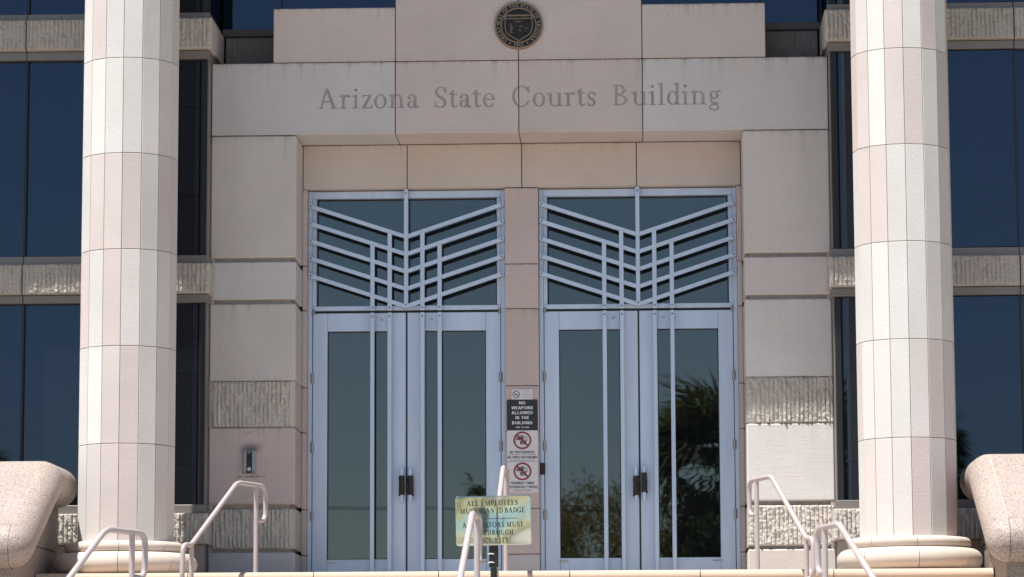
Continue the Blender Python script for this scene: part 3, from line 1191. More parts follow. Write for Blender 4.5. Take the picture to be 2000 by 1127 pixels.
# --- piers: rusticated stones, fine joints beside the split-face course, recessed channels elsewhere
for s in (-1, 1):
    xi, xo = s * 2.155, s * 2.985
    part('pier_core', B, M['channel'], s * 2.205, s * 2.94, -0.545, 0.33, L, 4.272)
    part('channel_stop', B, M['channel'], s * 2.9405, s * 2.983, -0.592, 0.33, L, 4.268)
    lc = s < 0
    rows = [(4.271, 3.078, 'stone', BEIGE if lc else (.63, .585, .56)), (3.040, 2.672, 'stone', GREYW if lc else (.625, .57, .55)), (2.632, 1.885, 'stone', (.59, .56, .53) if lc else (.66, .64, .62)),
            (1.881, 1.442, 'split', (.55, .515, .465)), (1.437, 0.700, 'stone_smudge' if lc else 'stone', ROSE if lc else WHITE), (0.657, 0.275, 'split', (.54, .50, .45)), (0.243, L, 'stone', (.52, .51, .51) if lc else (.58, .52, .48))]
    for k, (z1, z0, mat, c) in enumerate(rows):
        if mat == 'split':
            split_block('pier_block', B, xi, xo, -0.588, 0.02, z0, z1, M['split'], c, seed=11 + k + (s > 0) * 7, margin=0.025 if lc else 0.0)
        else:
            part('pier_block', B, M[mat], xi, xo, -0.60, 0.02, z0, z1 if k else 4.271, 0.012, c)

# --- recessed frieze over the doors
for x0, x1, c in ((-2.152, -1.124, WARM), (-1.124, 0.005, (.60, .535, .49)), (0.005, 1.132, (.60, .525, .49)), (1.132, 2.152, (.58, .505, .47))):
    part('frieze_block', B, M['stone'], x0 + JG, x1 - JG, -0.02, 0.33, 3.840, 4.272, 0.004, c)

# --- jamb strips and the middle pier between the two entrances
zs = [3.834, 3.078, 2.637, 1.880, 1.437, 0.685, 0.242, L]
cols_m = [ROSE, (.58, .49, .46), (.57, .485, .455), (.57, .47, .445), (.56, .47, .44), (.57, .48, .45), (.53, .50, .48)]
for (xa, xb, off) in ((-2.153, -2.108, 0.0), (-0.164, 0.164, 0.0), (2.108, 2.153, 0.008)):
    for k in range(7):
        c = cols_m[k] if abs(xa) < 1 else random.choice([ROSE, (.57, .52, .50), (.55, .48, .45)])
        part('jamb_block', B, M['stone'], xa, xb, -0.02, 0.33, zs[k + 1] + 0.003 + (off if k < 6 else 0), zs[k] - 0.003 + (off if k else 0), 0.005, c)

# --- curtain walls left and right
GLZ = [(0.685, 2.612), (3.072, 4.985), (5.442, 7.62)]
SPZ = [(0.31, 0.598), (2.697, 2.985), (5.072, 5.372)]
RLZ = [(0.602, 0.682), (2.615, 2.692), (2.990, 3.069), (4.988, 5.067), (5.377, 5.439)]
XB = [3.06, 4.745, 6.43, 8.1, 10.5]
for s in (-1, 1):
    part('wall_backing', B, M['gasket'], s * 3.006, s * 12, -0.755, 0.335, L, 8.3)
    for k, (z0, z1) in enumerate(GLZ):
        part('corner_post', B, M['dark_metal'], s * 2.996, s * 3.057, -0.812, -0.757, z0, z1, 0.004)
        for a, b in zip(XB[:-1], XB[1:]):
            o = part('window', B, M['glass_blue'], s * (a + .012), s * (b - .012), -0.80, -0.757, z0 + .008, z1 - .008)
            if s > 0 and a == XB[0]:
                for vx in o.data.vertices:          # pane tilted on purpose to mirror a strip of sky beside the column
                    vx.co.y -= .040 * (vx.co.x - a) / (b - a)
            mk('mullion', *boxvf(s * (b - .011), s * (b + .011), -0.846, -0.757, z0, z1), M['dark_metal'], o)
            mk('gasket', *MB().box(s * a + .0, s * b, -0.803, -0.757, z0, z0 + .007).box(s * a, s * b, -0.803, -0.757, z1 - .007, z1).__dict__.values(), M['gasket'], o)
    part('return_panel', B, M['bronze_metal'], s * 2.986, s * 3.004, -0.80, -0.602, L, 4.99)
    part('window', B, M['glass_blue'], s * 2.972, s * 3.0, -0.80, -0.02, 5.445, 7.62)
    for j, (z0, z1) in enumerate(RLZ):
        yb = -0.604 if z1 < 4.985 else -0.004
        xin = 2.972
        for a, b in zip([xin] + XB[1:-1], XB[1:]):
            part('window_rail', B, M['bronze_metal'], s * (a + (.0025 if a != xin else 0)), s * (b - .0025), -0.872, yb if a == xin else -0.757, z0, z1, 0.004)
        top = j in (0, 2, 4)
        if top:
            part('rail_drip', B, M['gasket'], s * 2.98, s * 10.5, -0.868, -0.757, z0 - .004, z0)
    for j, (z0, z1) in enumerate(SPZ):
        for a, b in zip([2.945] + XB[1:3], XB[1:4]):
            c = random.choice([(.52, .485, .44), (.50, .47, .44), (.54, .50, .46)])
            split_block('spandrel', B, s * (a + (.006 if a > 3 else 0)), s * (b - .006), -0.932, (-0.603 if j < 2 else -0.004) if a < 3 else -0.757, z0, z1, M['split'], c,
                        seed=40 + j * 5 + int(a * 3) + (s > 0) * 90, depth=0.026)
        part('spandrel_core', B, M['joint'], s * 2.98, s * 10.5, -0.885, -0.757, z0 + .004, z1 - .004)
    part('base_course', B, M['stone'], s * 2.988, s * 4.745, -0.835, -0.604, L, 0.306, 0.004, (.40, .34, .32))
    part('base_course', B, M['stone'], s * 4.753, s * 10.5, -0.835, -0.757, L, 0.306, 0.004, (.40, .34, .32))
    part('upper_wall', B, M['stone'], s * 2.98, s * 12, -0.80, 0.33, 7.63, 8.29, 0, PINK)

# --- recessed wall above the entrance
split_block('spandrel', B, -2.925, -1.0, -0.012, 0.33, 5.0, 5.372, M['split_shaded'], None, 77, depth=0.012)
split_block('spandrel', B, -0.99, 0.99, -0.012, 0.33, 5.0, 5.372, M['split_shaded'], None, 78, depth=0.012)
split_block('spandrel', B, 1.0, 2.925, -0.012, 0.33, 5.0, 5.372, M['split_shaded'], None, 79, depth=0.012)
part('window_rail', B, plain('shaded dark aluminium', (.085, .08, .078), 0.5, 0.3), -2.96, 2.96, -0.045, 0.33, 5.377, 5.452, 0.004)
for a, b in ((-2.965, -2.372), (-2.372, -1.19), (-1.19, 0), (0, 1.19), (1.19, 2.372), (2.372, 2.965)):
    o = part('window', B, M['glass_blue'], a + .012, b - .012, 0.0, 0.33, 5.456, 7.62)
    mk('mullion', *boxvf(b - .011, b + .011, -0.008, 0.33, 5.456, 7.62), M['dark_metal'], o)
part('upper_wall', B, M['stone'], -2.965, 2.965, -0.02, 0.33, 7.63, 8.29, 0, PINK)
part('unseen_shade_roof', B, M['stone'], -12, 12, -2.54, 10, 8.305, 8.80, 0.02, BEIGE)  # unseen roof added overhead; its front edge sets the shade line below

# --- entrances
GR = 0.331                       # slope of the chevron bars


def vbar(mbq, x, z0, z1, y0=-0.002, y1=0.034, w=0.042):
    mbq.box(x - w / 2, x + w / 2, y0, y1, z0, z1, 0.003)


def slant(mbq, xa, za, xb, zb, w, y0, y1):
    d = Vector((xb - xa, 0, zb - za)).normalized()
    n = Vector((-d.z, 0, d.x)) * (w / 2)
    if n.z < 0:
        n = -n
    a, b = Vector((xa, 0, za)), Vector((xb, 0, zb))
    q = [a - n, b - n, b + n, a + n]
    # plumb ends
    for i, xx in ((0, xa), (3, xa), (1, xb), (2, xb)):
        q[i] = q[i] + d * ((xx - q[i].x) / d.x)
    v = [(p.x, y0, p.z) for p in q] + [(p.x, y1, p.z) for p in q]
    f = [(0, 1, 2, 3), (7, 6, 5, 4), (0, 4, 5, 1), (1, 5, 6, 2), (2, 6, 7, 3), (3, 7, 4, 0)]
    if xb < xa:
        f = [tuple(reversed(q_)) for q_ in f]
    mbq.add(v, f)


def bolts(pts, y, r=0.0075):
    m_ = MB()
    for x, z in pts:
        m_.cyl((x, y + .002, z), (x, y - .004, z), r, 8)
    return m_


for ei, cx in enumerate((-1.136, 1.137)):
    # frame
    fr = MB()
    for s in (-1, 1):
        fr.box(cx + s * .928, cx + s * .970, .08, .30, L, 3.832, .003)
        fr.box(cx + s * .888, cx + s * .9275, .092, .30, 2.690, 3.757, .003)
    fr.box(cx - .9275, cx + .9275, .084, .30, 3.758, 3.830, .003)
    fr.box(cx - .9275, cx + .9275, .084, .30, 2.644, 2.689, .003)
    frame = fr.build('entrance_frame', M['alu'], B)
    part('threshold', B, M['steel'], cx - .925, cx + .925, .06, .30, L, L + .012)
    # transom light
    tr = part('transom_window', B, M['glass_door'], cx - .876, cx + .876, .17, .20, 2.700, 3.748)
    g = MB()
    for s in (-1, 1):
        g.box(cx + s * .876, cx + s * .887, .155, .20, 2.692, 3.756)
    g.box(cx - .875, cx + .875, .155, .20, 3.749, 3.756)
    g.box(cx - .875, cx + .875, .155, .20, 2.692, 2.699)
    g.build('gasket', M['gasket'], tr)['kind'] = 'stuff'
    mk('mullion', *boxvf(cx - .015, cx + .015, .11, .20, 2.701, 3.747), M['alu'], tr)
    # chevron grille standing off the transom
    grille = part('transom_grille', B, M['alu'], cx - .0205, cx + .0205, .000, .040, 2.668, 3.836, .003)
    bpts = [(cx, 3.795), (cx, 2.688)]
    for k in range(5):
        za = 3.36 - .1722 * k
        ch = MB()
        for s in (-1, 1):
            x1_ = cx + s * .021 if k < 4 else cx
            z1_ = za + GR * .021 if k < 4 else za
            slant(ch, cx + s * .962, za + GR * .962, x1_, z1_, .037, .002, .038)
            # stub that carries the bar end on the jamb
            ch.box(cx + s * .930, cx + s * .960, .036, .081, za + GR * .945 - .014, za + GR * .945 + .014)
            bpts.append((cx + s * .940, za + GR * .940))
        ch.build('chevron_bar', M['alu'], grille)
    for s in (-1, 1):
        for dx, k in ((.161, 0), (.330, 1)):
            u = MB()
            u.box(cx + s * dx - .0215, cx + s * dx + .0215, -.002, .036, 2.632, 3.36 - .1722 * k + GR * dx - .008, .003)
            u.build('upright_bar', M['alu'], grille)
            bpts.append((cx + s * dx, 2.660))
    bolts(bpts, -.003).build('bolt', M['bolt'], grille)['kind'] = 'stuff'
    # door leaves
    for s in (-1, 1):
        d = MB()

        def bx(a, b, y0, y1, z0, z1, bb=.003):
            d.box(cx + s * a, cx + s * b, y0, y1, z0, z1, bb)
        bx(.778, .922, .096, .15, L + .02, 2.620)
        bx(.008, .182, .096, .15, L + .02, 2.620)
        bx(.183, .777, .098, .15, 2.440, 2.620)
        bx(.183, .777, .098, .15, L + .02, .205)
        door = d.build('door', M['alu'], B)
        mk('glass_pane', *boxvf(cx + s * .190, cx + s * .770, .135, .15, .213, 2.432), M['glass_door'], door)
        gk = MB()
        for a, b, z0, z1 in ((.183, .190, .206, 2.439), (.770, .777, .206, 2.439), (.190, .770, 2.432, 2.439), (.190, .770, .206, .213)):
            gk.box(cx + s * a, cx + s * b, .122, .15, z0, z1)
        gk.build('gasket', M['gasket'], door)
        mk('glazing_bead', *MB().box(cx + s * .19, cx + s * .79, .092, .0975, .198, .2045).__dict__.values(), M['alu'], door)
        for dx in (.161, .330):
            u = MB()
            u.box(cx + s * dx - .0205, cx + s * dx + .0205, .000, .036, L + .03, 2.612, .003)
            u.box(cx + s * dx - .012, cx + s * dx + .012, .035, .098, 2.50, 2.56)
            u.box(cx + s * dx - .012, cx + s * dx + .012, .035, .098, .05, .11)
            bar = u.build('upright_bar', M['alu'], door)
            bolts([(cx + s * dx, 2.575)], -.001).build('bolt', M['bolt'], bar)
        lk = MB().cyl((cx + s * .245, .10, 2.552), (cx + s * .245, .090, 2.552), .014, 12)
        lk.build('lock_cylinder', M['steel'], door)
        mk('maker_plate', *boxvf(cx + s * .70, cx + s * .79, .088, .0955, .168, .184), M['steel'], door)
        # pull handle with a dark wrap
        dz = -.018 if (ei == 1 and s < 0) else (.012 if ei == 1 else 0)
        hx = cx + s * (.042 if not (ei == 1 and s < 0) else .038)
        h = MB().box(hx - .0155, hx + .0155, .022, .046, .752, 1.088, .004)
        h.box(hx - .012, hx + .012, .045, .097, .772, .796).box(hx - .012, hx + .012, .045, .097, 1.044, 1.068)
        hd = h.build('pull_handle', M['alu'], door)
        ww = MB()
        n = 9
        vv, ff = [], []
        rr = random.Random(ei * 2 + s + 5)
        for i in range(n + 1):
            z = .825 + dz + .188 * i / n
            jx, jy = rr.uniform(-.002, .002), rr.uniform(-.002, .002)
            for q in range(8):
                a = 2 * math.pi * q / 8 + .39
                vv.append((hx + jx + .030 * (1 + rr.uniform(-.06, .06)) * math.cos(a), .034 + jy + .024 * math.sin(a), z))
        for i in range(n):
            for q in range(8):
                ff.append((i * 8 + q, i * 8 + (q + 1) % 8, (i + 1) * 8 + (q + 1) % 8, (i + 1) * 8 + q))
        ff += [tuple(range(7, -1, -1)), tuple(range(n * 8, n * 8 + 8))]
        ww.add(vv, ff)
        ww.box(hx + (.018 if s > 0 else -.030), hx + (.034 if s > 0 else -.014), .015, .045, .815 + dz, .835 + dz, .003)
        ww.build('handle_wrap', M['wrap'], hd, 40)
        for z in (1.975, 1.297, .623):
            hg = MB()
            hg.cyl((cx + s * .924, .078, z - .045), (cx + s * .924, .078, z - .003), .0165, 10)
            hg.cyl((cx + s * .924, .078, z + .003), (cx + s * .924, .078, z + .045), .0165, 10)
            hg.cyl((cx + s * .924, .078, z - .05), (cx + s * .924, .078, z + .05), .009, 8)
            hg.build('hinge', M['steel'], door, 40)
        hg = MB().cyl((cx + s * .915, .080, 2.605), (cx + s * .915, .080, 2.632), .017, 10).cyl((cx + s * .915, .080, 2.632), (cx + s * .915, .080, 2.660), .011, 10)
        hg.build('top_pivot', M['steel'], door, 40)
    part('meeting_gap', B, M['gasket'], cx - .0075, cx + .0075, .105, .15, L + .02, 2.62)
    part('door_gap', B, M['gasket'], cx - .926, cx + .926, .125, .30, 2.6205, 2.6435)
    part('lobby_backing', B, M['gasket'], cx - .967, cx + .967, .302, .338, L, 3.83)

# ================================================================== COLUMNS
NF = 16
RC = 0.444                      # vertex radius
Z0, CH = 0.248, 0.887
ap = RC * math.cos(math.pi / NF)
hw = RC * math.sin(math.pi / NF)


def panel_mesh():
    g = 0.0028
    t = 0.06
    w2 = hw - g
    wi = (ap - t) * math.tan(math.pi / NF) - g
    z0, z1 = g, CH - g
    b = 0.0025
    v = [(-w2 + b, -ap, z0 + b), (w2 - b, -ap, z0 + b), (w2 - b, -ap, z1 - b), (-w2 + b, -ap, z1 - b),
         (-w2, -ap + b, z0), (w2, -ap + b, z0), (w2, -ap + b, z1), (-w2, -ap + b, z1),
         (-wi, -ap + t, z0), (wi, -ap + t, z0), (wi, -ap + t, z1), (-wi, -ap + t, z1)]
    f = [(0, 1, 2, 3)]
    for o in (0, 4):
        for k in range(4):
            k2 = (k + 1) % 4
            f.append((o + k2, o + k, o + 4 + k, o + 4 + k2))
    me = bpy.data.meshes.new('stone_panel')
    me.from_pydata(v, [], f)
    me.materials.append(M['stone_column'])
    return me


PM = panel_mesh()
PAL = [(.68, .67, .65), (.66, .65, .63), (.64, .61, .59), (.635, .585, .565), (.62, .56, .54), (.60, .535, .515), (.63, .615, .605), (.65, .625, .60)]
PALG = [(.68, .67, .65), (.605, .54, .52), (.66, .64, .62), (.635, .59, .57)]


def ring_stone(r, zc, hh, a0, a1, seg=8, m=10):
    """a wedge of a half-round base moulding"""
    v, f = [], []
    ri = 0.30
    prof = [(ri, zc - hh)] + [(r - hh + hh * math.cos(-math.pi / 2 + math.pi * k / m), zc + hh * math.sin(-math.pi / 2 + math.pi * k / m)) for k in range(m + 1)] + [(ri, zc + hh)]
    n = len(prof)
    for i in range(seg + 1):
        a = a0 + (a1 - a0) * i / seg
        for rr, z in prof:
            v.append((rr * math.cos(a), rr * math.sin(a), z))
    for i in range(seg):
        for k in range(n):
            k2 = (k + 1) % n
            f.append((i * n + k, (i + 1) * n + k, (i + 1) * n + k2, i * n + k2))
    f += [tuple(range(n)), tuple(range((seg + 1) * n - 1, seg * n - 1, -1))]
    return v, f


def column(x, label, detailed=True, seed=0):
    rr = random.Random(seed)
    t = thing('column', label, 'column', (x, -1.95, L), 'faceted limestone columns of the portico')
    dz = -L
    # joint core and the shaft above the visible courses
    mb = MB().cyl((0, 0, Z0 + dz), (0, 0, Z0 + dz + 6 * CH + .02), ap - 0.006, 32)
    mb.build('joint_core', M['joint'], t)
    v, f = [], []
    zt0, zt1 = Z0 + dz + 6 * CH + .003, 8.30 + dz
    for z in (zt0, zt1):
        for k in range(NF):
            a = -math.pi / 2 + 2 * math.pi * k / NF
            v.append((RC * math.cos(a), RC * math.sin(a), z))
    f = [(k, (k + 1) % NF, NF + (k + 1) % NF, NF + k) for k in range(NF)] + [tuple(range(NF - 1, -1, -1)), tuple(range(NF, 2 * NF))]
    o = mk('upper_shaft', v, f, M['stone_column'], t)
    o.color = (.64, .58, .55, 1)
    if detailed:
        for c in range(6):
            warm = rr.random()
            for k in range(NF):
                o = bpy.data.objects.new('stone_panel', PM)
                link(o, t)
                o.location = (0, 0, Z0 + dz + CH * c)
                o.rotation_euler = (0, 0, 2 * math.pi * (k + 0.5) / NF)
                p = rr.choice(PAL if rr.random() < 0.75 else PALG)
                j = rr.uniform(.97, 1.03)
                o.color = (p[0] * j, p[1] * j, p[2] * j, 1)
        for (r_, zc, hh) in ((.555, .205, .052), (.655, .057, .100)):
            for k in range(8):
                a0 = -math.pi / 2 + 2 * math.pi * k / 8 + .05
                a1 = a0 + 2 * math.pi / 8
                mk('base_ring_stone', *ring_stone(r_, zc + dz, hh - .001, a0 + .004, a1 - .004), M['stone_warm'], t, 40)
        MB().cyl((0, 0, .002), (0, 0, .30), .5, 32).build('base_core', M['joint'], t)
    else:
        v2 = [(a, b, z0) for z0 in (0.0, zt0 - .003) for (a, b, _z) in v[:NF]]
        o = mk('lower_shaft', v2, f, M['stone_column'], t)
        o.color = (.64, .58, .55, 1)
    return t


column(-3.553, 'faceted limestone column left of the entrance beside the intercom pier', True, 3)
column(3.562, 'faceted limestone column right of the entrance in front of the narrow blue window', True, 8)
column(-6.31, 'unseen outer limestone column added beyond the left window bay for its shadow', False)  # out of view, added to shade part of the left spandrel
column(6.31, 'outer limestone column beyond the right window bay', False)

# ================================================================== CHEEK WALLS


def cheek(s, label):
    t = thing('cheek_wall', label, 'stair wall', (s * 4.7, -2.8, T2), 'granite cheek walls beside the stairs')
    ox, oy, oz = s * 4.7, -2.8, T2
    r = 0.185
    xj, xo = 4.245, 5.6
    top = [(-1.62, 0.975), (-2.42, 0.975), (-3.80, 0.300)]      # upper surface profile (y, z)

    def normals(pr):
        ds = []
        for i in range(len(pr) - 1):
            d = Vector((pr[i + 1][0] - pr[i][0], pr[i + 1][1] - pr[i][1])).normalized()
            ds.append(Vector((d.y, -d.x)))            # points down/in
        out = [ds[0]]
        for i in range(1, len(pr) - 1):
            b = (ds[i - 1] + ds[i]).normalized()
            out.append(b / b.dot(ds[i]))
        out.append(ds[-1])
        return [(-n if n.y > 0 else n) for n in out]
    nr = normals(top)
    # edge roll: half-round section swept along the profile, then turned round the nose
    m = 14
    v, f = [], []
    rings = []
    for (y, z), n in zip(top, nr):
        ring = []
        for k in range(m + 1):
            a = math.pi * k / m
            off = r - r * math.cos(a)
            x = xj - r * math.sin(a)
            ring.append((s * x - ox, y + n.x * off - oy, z + n.y * off - oz))
        rings.append(ring)
    # nose: rotate the section about the axis through its middle
    y, z = top[-1]
    n = nr[-1]
    cy_, cz_ = y + n.x * r, z + n.y * r
    d = Vector((-n.y, n.x))
    if d.x > 0:
        d = -d
    for q in range(1, 11):
        th = math.pi * q / 10
        ring = []
        for k in range(m + 1):
            a = math.pi * k / m
            rad = r * math.cos(a)
            x = xj - r * math.sin(a)
            e = (-n) * (rad * math.cos(th)) + d * (rad * math.sin(th))
            ring.append((s * x - ox, cy_ + e.x - oy, cz_ + e.y - oz))
        rings.append(ring)
    w = m + 1
    for ring in rings:
        v += ring
    nr_ = len(rings)
    for i in range(nr_ - 1):
        for k in range(w):
            k2 = (k + 1) % w
            q = (i * w + k, i * w + k2, (i + 1) * w + k2, (i + 1) * w + k)
            f.append(q if s > 0 else tuple(reversed(q)))
    f.append(tuple(range(w)) if s < 0 else tuple(range(w - 1, -1, -1)))
    q = tuple(range((nr_ - 1) * w, nr_ * w))
    f.append(q)
    mk('coping_roll', v, f, M['granite'], t, 23)
    # flat coping stones with a round nose
    g = 0.004

    def slab(name, prof, nrm, nose, xa=xj + .004, xb=xo, mat=None):
        v, f = [], []
        sec = [(p[0], p[1]) for p in prof]
        low = [(p[0] + n.x * 2 * r, p[1] + n.y * 2 * r) for p, n in zip(prof, nrm)]
        loop = list(sec)
        if nose:
            for q in range(1, 10):
                th = math.pi * q / 10
                e = (-n0) * (r * math.cos(th)) + d * (r * math.sin(th))
                loop.append((cy_ + e.x, cz_ + e.y))
        loop += list(reversed(low))
        k = len(loop)
        for x in (xa, xb):
            v += [(s * x - ox, a - oy, b - oz) for a, b in loop]
        for i in range(k):
            i2 = (i + 1) % k
            q = (i, i2, k + i2, k + i)
            f.append(q if s < 0 else tuple(reversed(q)))
        c1, c2 = tuple(range(k)), tuple(range(2 * k - 1, k - 1, -1))
        f += [c1, c2] if s > 0 else [tuple(reversed(c1)), tuple(reversed(c2))]
        return mk(name, v, f, mat or M['granite'], t, 22)
    n0 = nr[-1]
    a, b = Vector(top[1]), Vector(top[2])
    cut = b + (a - b).normalized() * 0.06
    cut2 = b + (a - b).normalized() * 0.054
    slab('coping_stone', [top[0], top[1], (cut.x, cut.y)], [nr[0], nr[1], n0], False)
    slab('coping_stone', [(cut2.x, cut2.y), top[2]], [n0, n0], True)
    dn = [(p[0] + n.x * .0025, p[1] + n.y * .0025) for p, n in zip(top, nr)]
    slab('joint_mortar', dn[:2] + [(cut.x + n0.x * .0025, cut.y + n0.y * .0025)], nr, False, xj - .0002, xj + .0042, M['mortar'])
    # pedestal
    under = [(p[0] + n.x * 2 * r, p[1] + n.y * 2 * r) for p, n in zip(top, nr)]

    def prism(name, loop, x0, x1, mat):
        k = len(loop)
        v = [(s * x - ox, a - oy, b - oz) for x in (x0, x1) for a, b in loop]
        f = []
        for i in range(k):
            i2 = (i + 1) % k
            q = (i, i2, k + i2, k + i)
            f.append(q if s < 0 else tuple(reversed(q)))
        c1, c2 = tuple(range(k)), tuple(range(2 * k - 1, k - 1, -1))
        f += [c1, c2] if s > 0 else [tuple(reversed(c1)), tuple(reversed(c2))]
        return mk(name, v, f, mat, t)
    zb = 0.20
    u0, u1, u2 = under
    kk = (u1[1] - zb) / (u1[1] - u2[1])
    ym = u1[0] + (u2[0] - u1[0]) * kk
    prism('pedestal_stone', [(u0[0] + .0, u0[1] - .002), (u1[0], u1[1] - .002), (ym, zb - .002), (-1.62, zb - .002)], 4.236, 5.6, M['granite_base'])
    lo = [(ym, zb - .010), (u2[0] + .02, u2[1] - .004), (u2[0] + .02, T2 - .2), (-1.62, T2 - .2), (-1.62, zb - .010)]
    prism('pedestal_stone', lo, 4.238, 5.6, M['granite_base'])
    return t


cheek(-1, 'pink granite cheek wall on the left with rounded sloping coping')
cheek(1, 'pink granite cheek wall on the right with rounded sloping coping')

# ================================================================== STATE SEAL
sl = thing('state_seal', 'round dark bronze state seal with gold rings on the parapet', 'seal', (0.004, -0.60, 5.327))
RS = 0.236


def lathe_y(prof, n=72):
    """(radius, y) profile turned about the Y axis, closed at the centre"""
    v, f = [], []
    m = len(prof)
    for k in range(n):
        a = 2 * math.pi * k / n
        for r_, y in prof:
            v.append((r_ * math.cos(a), y, r_ * math.sin(a)))
    for k in range(n):
        k2 = (k + 1) % n
        for i in range(m - 1):
            f.append((k * m + i, k * m + i + 1, k2 * m + i + 1, k2 * m + i))
    return v, f


def disc(name, prof, mat):
    v, f = lathe_y(prof)
    return mk(name, v, f, mat, sl, 35)


disc('disc', [(0.0001, -.026), (.205, -.026), (.217, -.026), (.217, -.001)], M['seal_dark'])
disc('outer_ring', [(.216, -.020), (.218, -.034), (.224, -.037), (.231, -.034), (.236, -.024), (.236, -.001)], M['seal_gold'])
disc('inner_ring', [(.162, -.026), (.164, -.034), (.169, -.037), (.174, -.034), (.176, -.026)], M['seal_gold'])


def ring_text(fl, text, r_, a0, a1, cap, w, h, flip=False):
    gl, pen = [], 0.0
    for ch in text:
        fgl, adv = serif_glyph(ch, w, h)
        gl.append((fgl, pen, adv))
        pen += adv + .10
    tot = pen - .10
    for fgl, p, adv in gl:
        if fgl is None:
            continue
        vv, ff = contour(fgl, (-.1, adv + .1, -.1, 1.1), .045)
        o = len(fl.v)
        for x, y in vv:
            a = R(a0 + (a1 - a0) * ((p + x) / tot))
            rad = r_ + y * cap if not flip else r_ + (1 - y) * cap
            fl.v.append((rad * math.cos(a), rad * math.sin(a)))
        fl.f += [[i + o for i in q] for q in ff]


fl = Flat()
ring_text(fl, 'GREAT SEAL OF THE STATE OF ARIZONA', .181, 232, -52, .029, .17, .075)
ring_text(fl, '1912', .181, 256, 284, .029, .17, .075, True)
for a in (244, 296):
    fl.add(lambda X, Y, a=a: np.hypot(X - .196 * math.cos(R(a)), Y - .196 * math.sin(R(a))) - .0075,
           (.196 * math.cos(R(a)) - .01, .196 * math.cos(R(a)) + .01, .196 * math.sin(R(a)) - .01, .196 * math.sin(R(a)) + .01), .002)
fl.build('lettering', M['seal_letter'], sl, lambda a, b: (a, -.0305, b), 0.004)


def shield(d):
    def f(X, Y):
        sx = np.abs(X) - (.136 - d)
        top = Y - (.104 - d)
        low = np.hypot(np.abs(X) + .075, Y - .01) - (.212 - d)
        low2 = np.where(Y < 0.01, low, -1)
        pt = np.abs(X) * .62 - Y - (.158 - d * 1.15)
        return np.maximum(np.maximum(np.maximum(sx, top), low2), pt)
    return f


fl = Flat()
fl.add(fD(shield(0), shield(.008)), (-.15, .15, -.17, .12), .004)
fl.add(fD(fR(-.128, .062, .128, .097), fR(-.121, .069, .121, .090)), (-.14, .14, .05, .11), .0035)
fl.build('shield_outline', M['seal_gold'], sl, lambda a, b: (a, -.0305, b), 0.004)
fl = Flat()
for wd, a, b in (('DITAT', -.085, -.012), ('DEUS', .022, .085)):
    fl.text(wd, a, b, .0735, .0135, .2, .1, .0016, .12)
fl.build('motto', M['seal_relief'], sl, lambda a, b: (a, -.0295, b), 0.003)
fl = Flat()
# sun with rays, hills, standing miner, cow, dam and fields in low relief
fl.add(fI(fE(-.005, .028, .018, .018), fR(-1, .028, 1, 1)), (-.04, .03, .02, .05), .003)
for a in (15, 45, 75, 105, 135, 165):
    ca, sa = math.cos(R(a)), math.sin(R(a))
    fl.add(fL(-.005 + .023 * ca, .028 + .014 * sa, -.005 + .045 * ca, .028 + .024 * sa, .005), (-.06, .05, .02, .06), .003)
fl.add(fU(fE(-.072, .003, .008, .010), fL(-.072, -.005, -.074, -.045, .022), fL(-.078, -.045, -.082, -.082, .010), fL(-.068, -.045, -.066, -.082, .010), fL(-.066, -.012, -.050, -.04, .008), fL(-.082, -.010, -.094, .0, .008)), (-.10, -.04, -.09, .02), .003)
fl.add(fU(fE(.028, -.008, .016, .008), fL(.02, -.008, .018, -.022, .004), fL(.038, -.008, .040, -.022, .004), fE(.010, -.004, .006, .005)), (0, .05, -.03, .01), .003)
fl.add(fU(fL(.05, -.028, .10, -.022, .005), fL(.045, -.036, .10, -.031, .004), fL(.05, -.055, .088, -.06, .005), fE(.012, -.05, .014, .010), fL(-.045, .0, -.03, -.015, .006)), (-.06, .11, -.08, .01), .003)
fl.add(fU(fE(-.048, -.078, .006, .006), fL(-.04, -.012, -.01, -.004, .004), fL(.04, .012, .10, .008, .003), fL(-.10, .012, -.05, .018, .003)), (-.11, .11, -.09, .03), .003)
fl.build('shield_relief', M['seal_relief'], sl, lambda a, b: (a, -.0295, b), 0.003)

# ================================================================== DOOR SIGNS
YS = -0.0345


def sign_fn(y):
    return lambda a, b: (a, y, b)


t = thing('smoke_free_sign', 'small white smoke free facility sign above the black weapons sign', 'sign', (0, -0.02, 1.79))
t_off = Vector((0, -0.02, 1.79))


def loc_fn(off, y):
    return lambda a, b: (a - off[0], y - off[1], b - off[2])


def lplate(name, mat, parent, off, cx, cz, w, h, r, y, th):
    return plate(name, mat, parent, cx - off[0], cz - off[2], w, h, r, y - off[1], th)


lplate('panel', M['white_sign'], t, t_off, 0.0, 1.792, .206, .098, .012, -.030, .009)
fn = loc_fn(t_off, -.0312)
caps('lettering', [('THIS IS A', .047, 1.812, .013, .058), ('SMOKE FREE', .047, 1.785, .013, .086), ('FACILITY', .047, 1.758, .013, .058)], M['sign_grey'], t, fn, .15)
fl = Flat()
px, pz = -.058, 1.791
fl.add(fU(fD(fE(px, pz, .035, .035), fE(px, pz, .029, .029)), fI(fL(px - .026, pz + .026, px + .026, pz - .026, .006), fE(px, pz, .033, .033))), (px - .04, px + .04, pz - .04, pz + .04), .0015)
fl.add(fU(fR(px - .022, pz - .008, px + .014, pz - .001), fP([(px + .02, pz - .002), (px + .024, pz + .008), (px + .016, pz + .014)], [.003, .003, .003])), (px - .03, px + .03, pz - .012, pz + .02), .0015)
fl.build('no_smoking_symbol', M['sign_black'], t, fn)

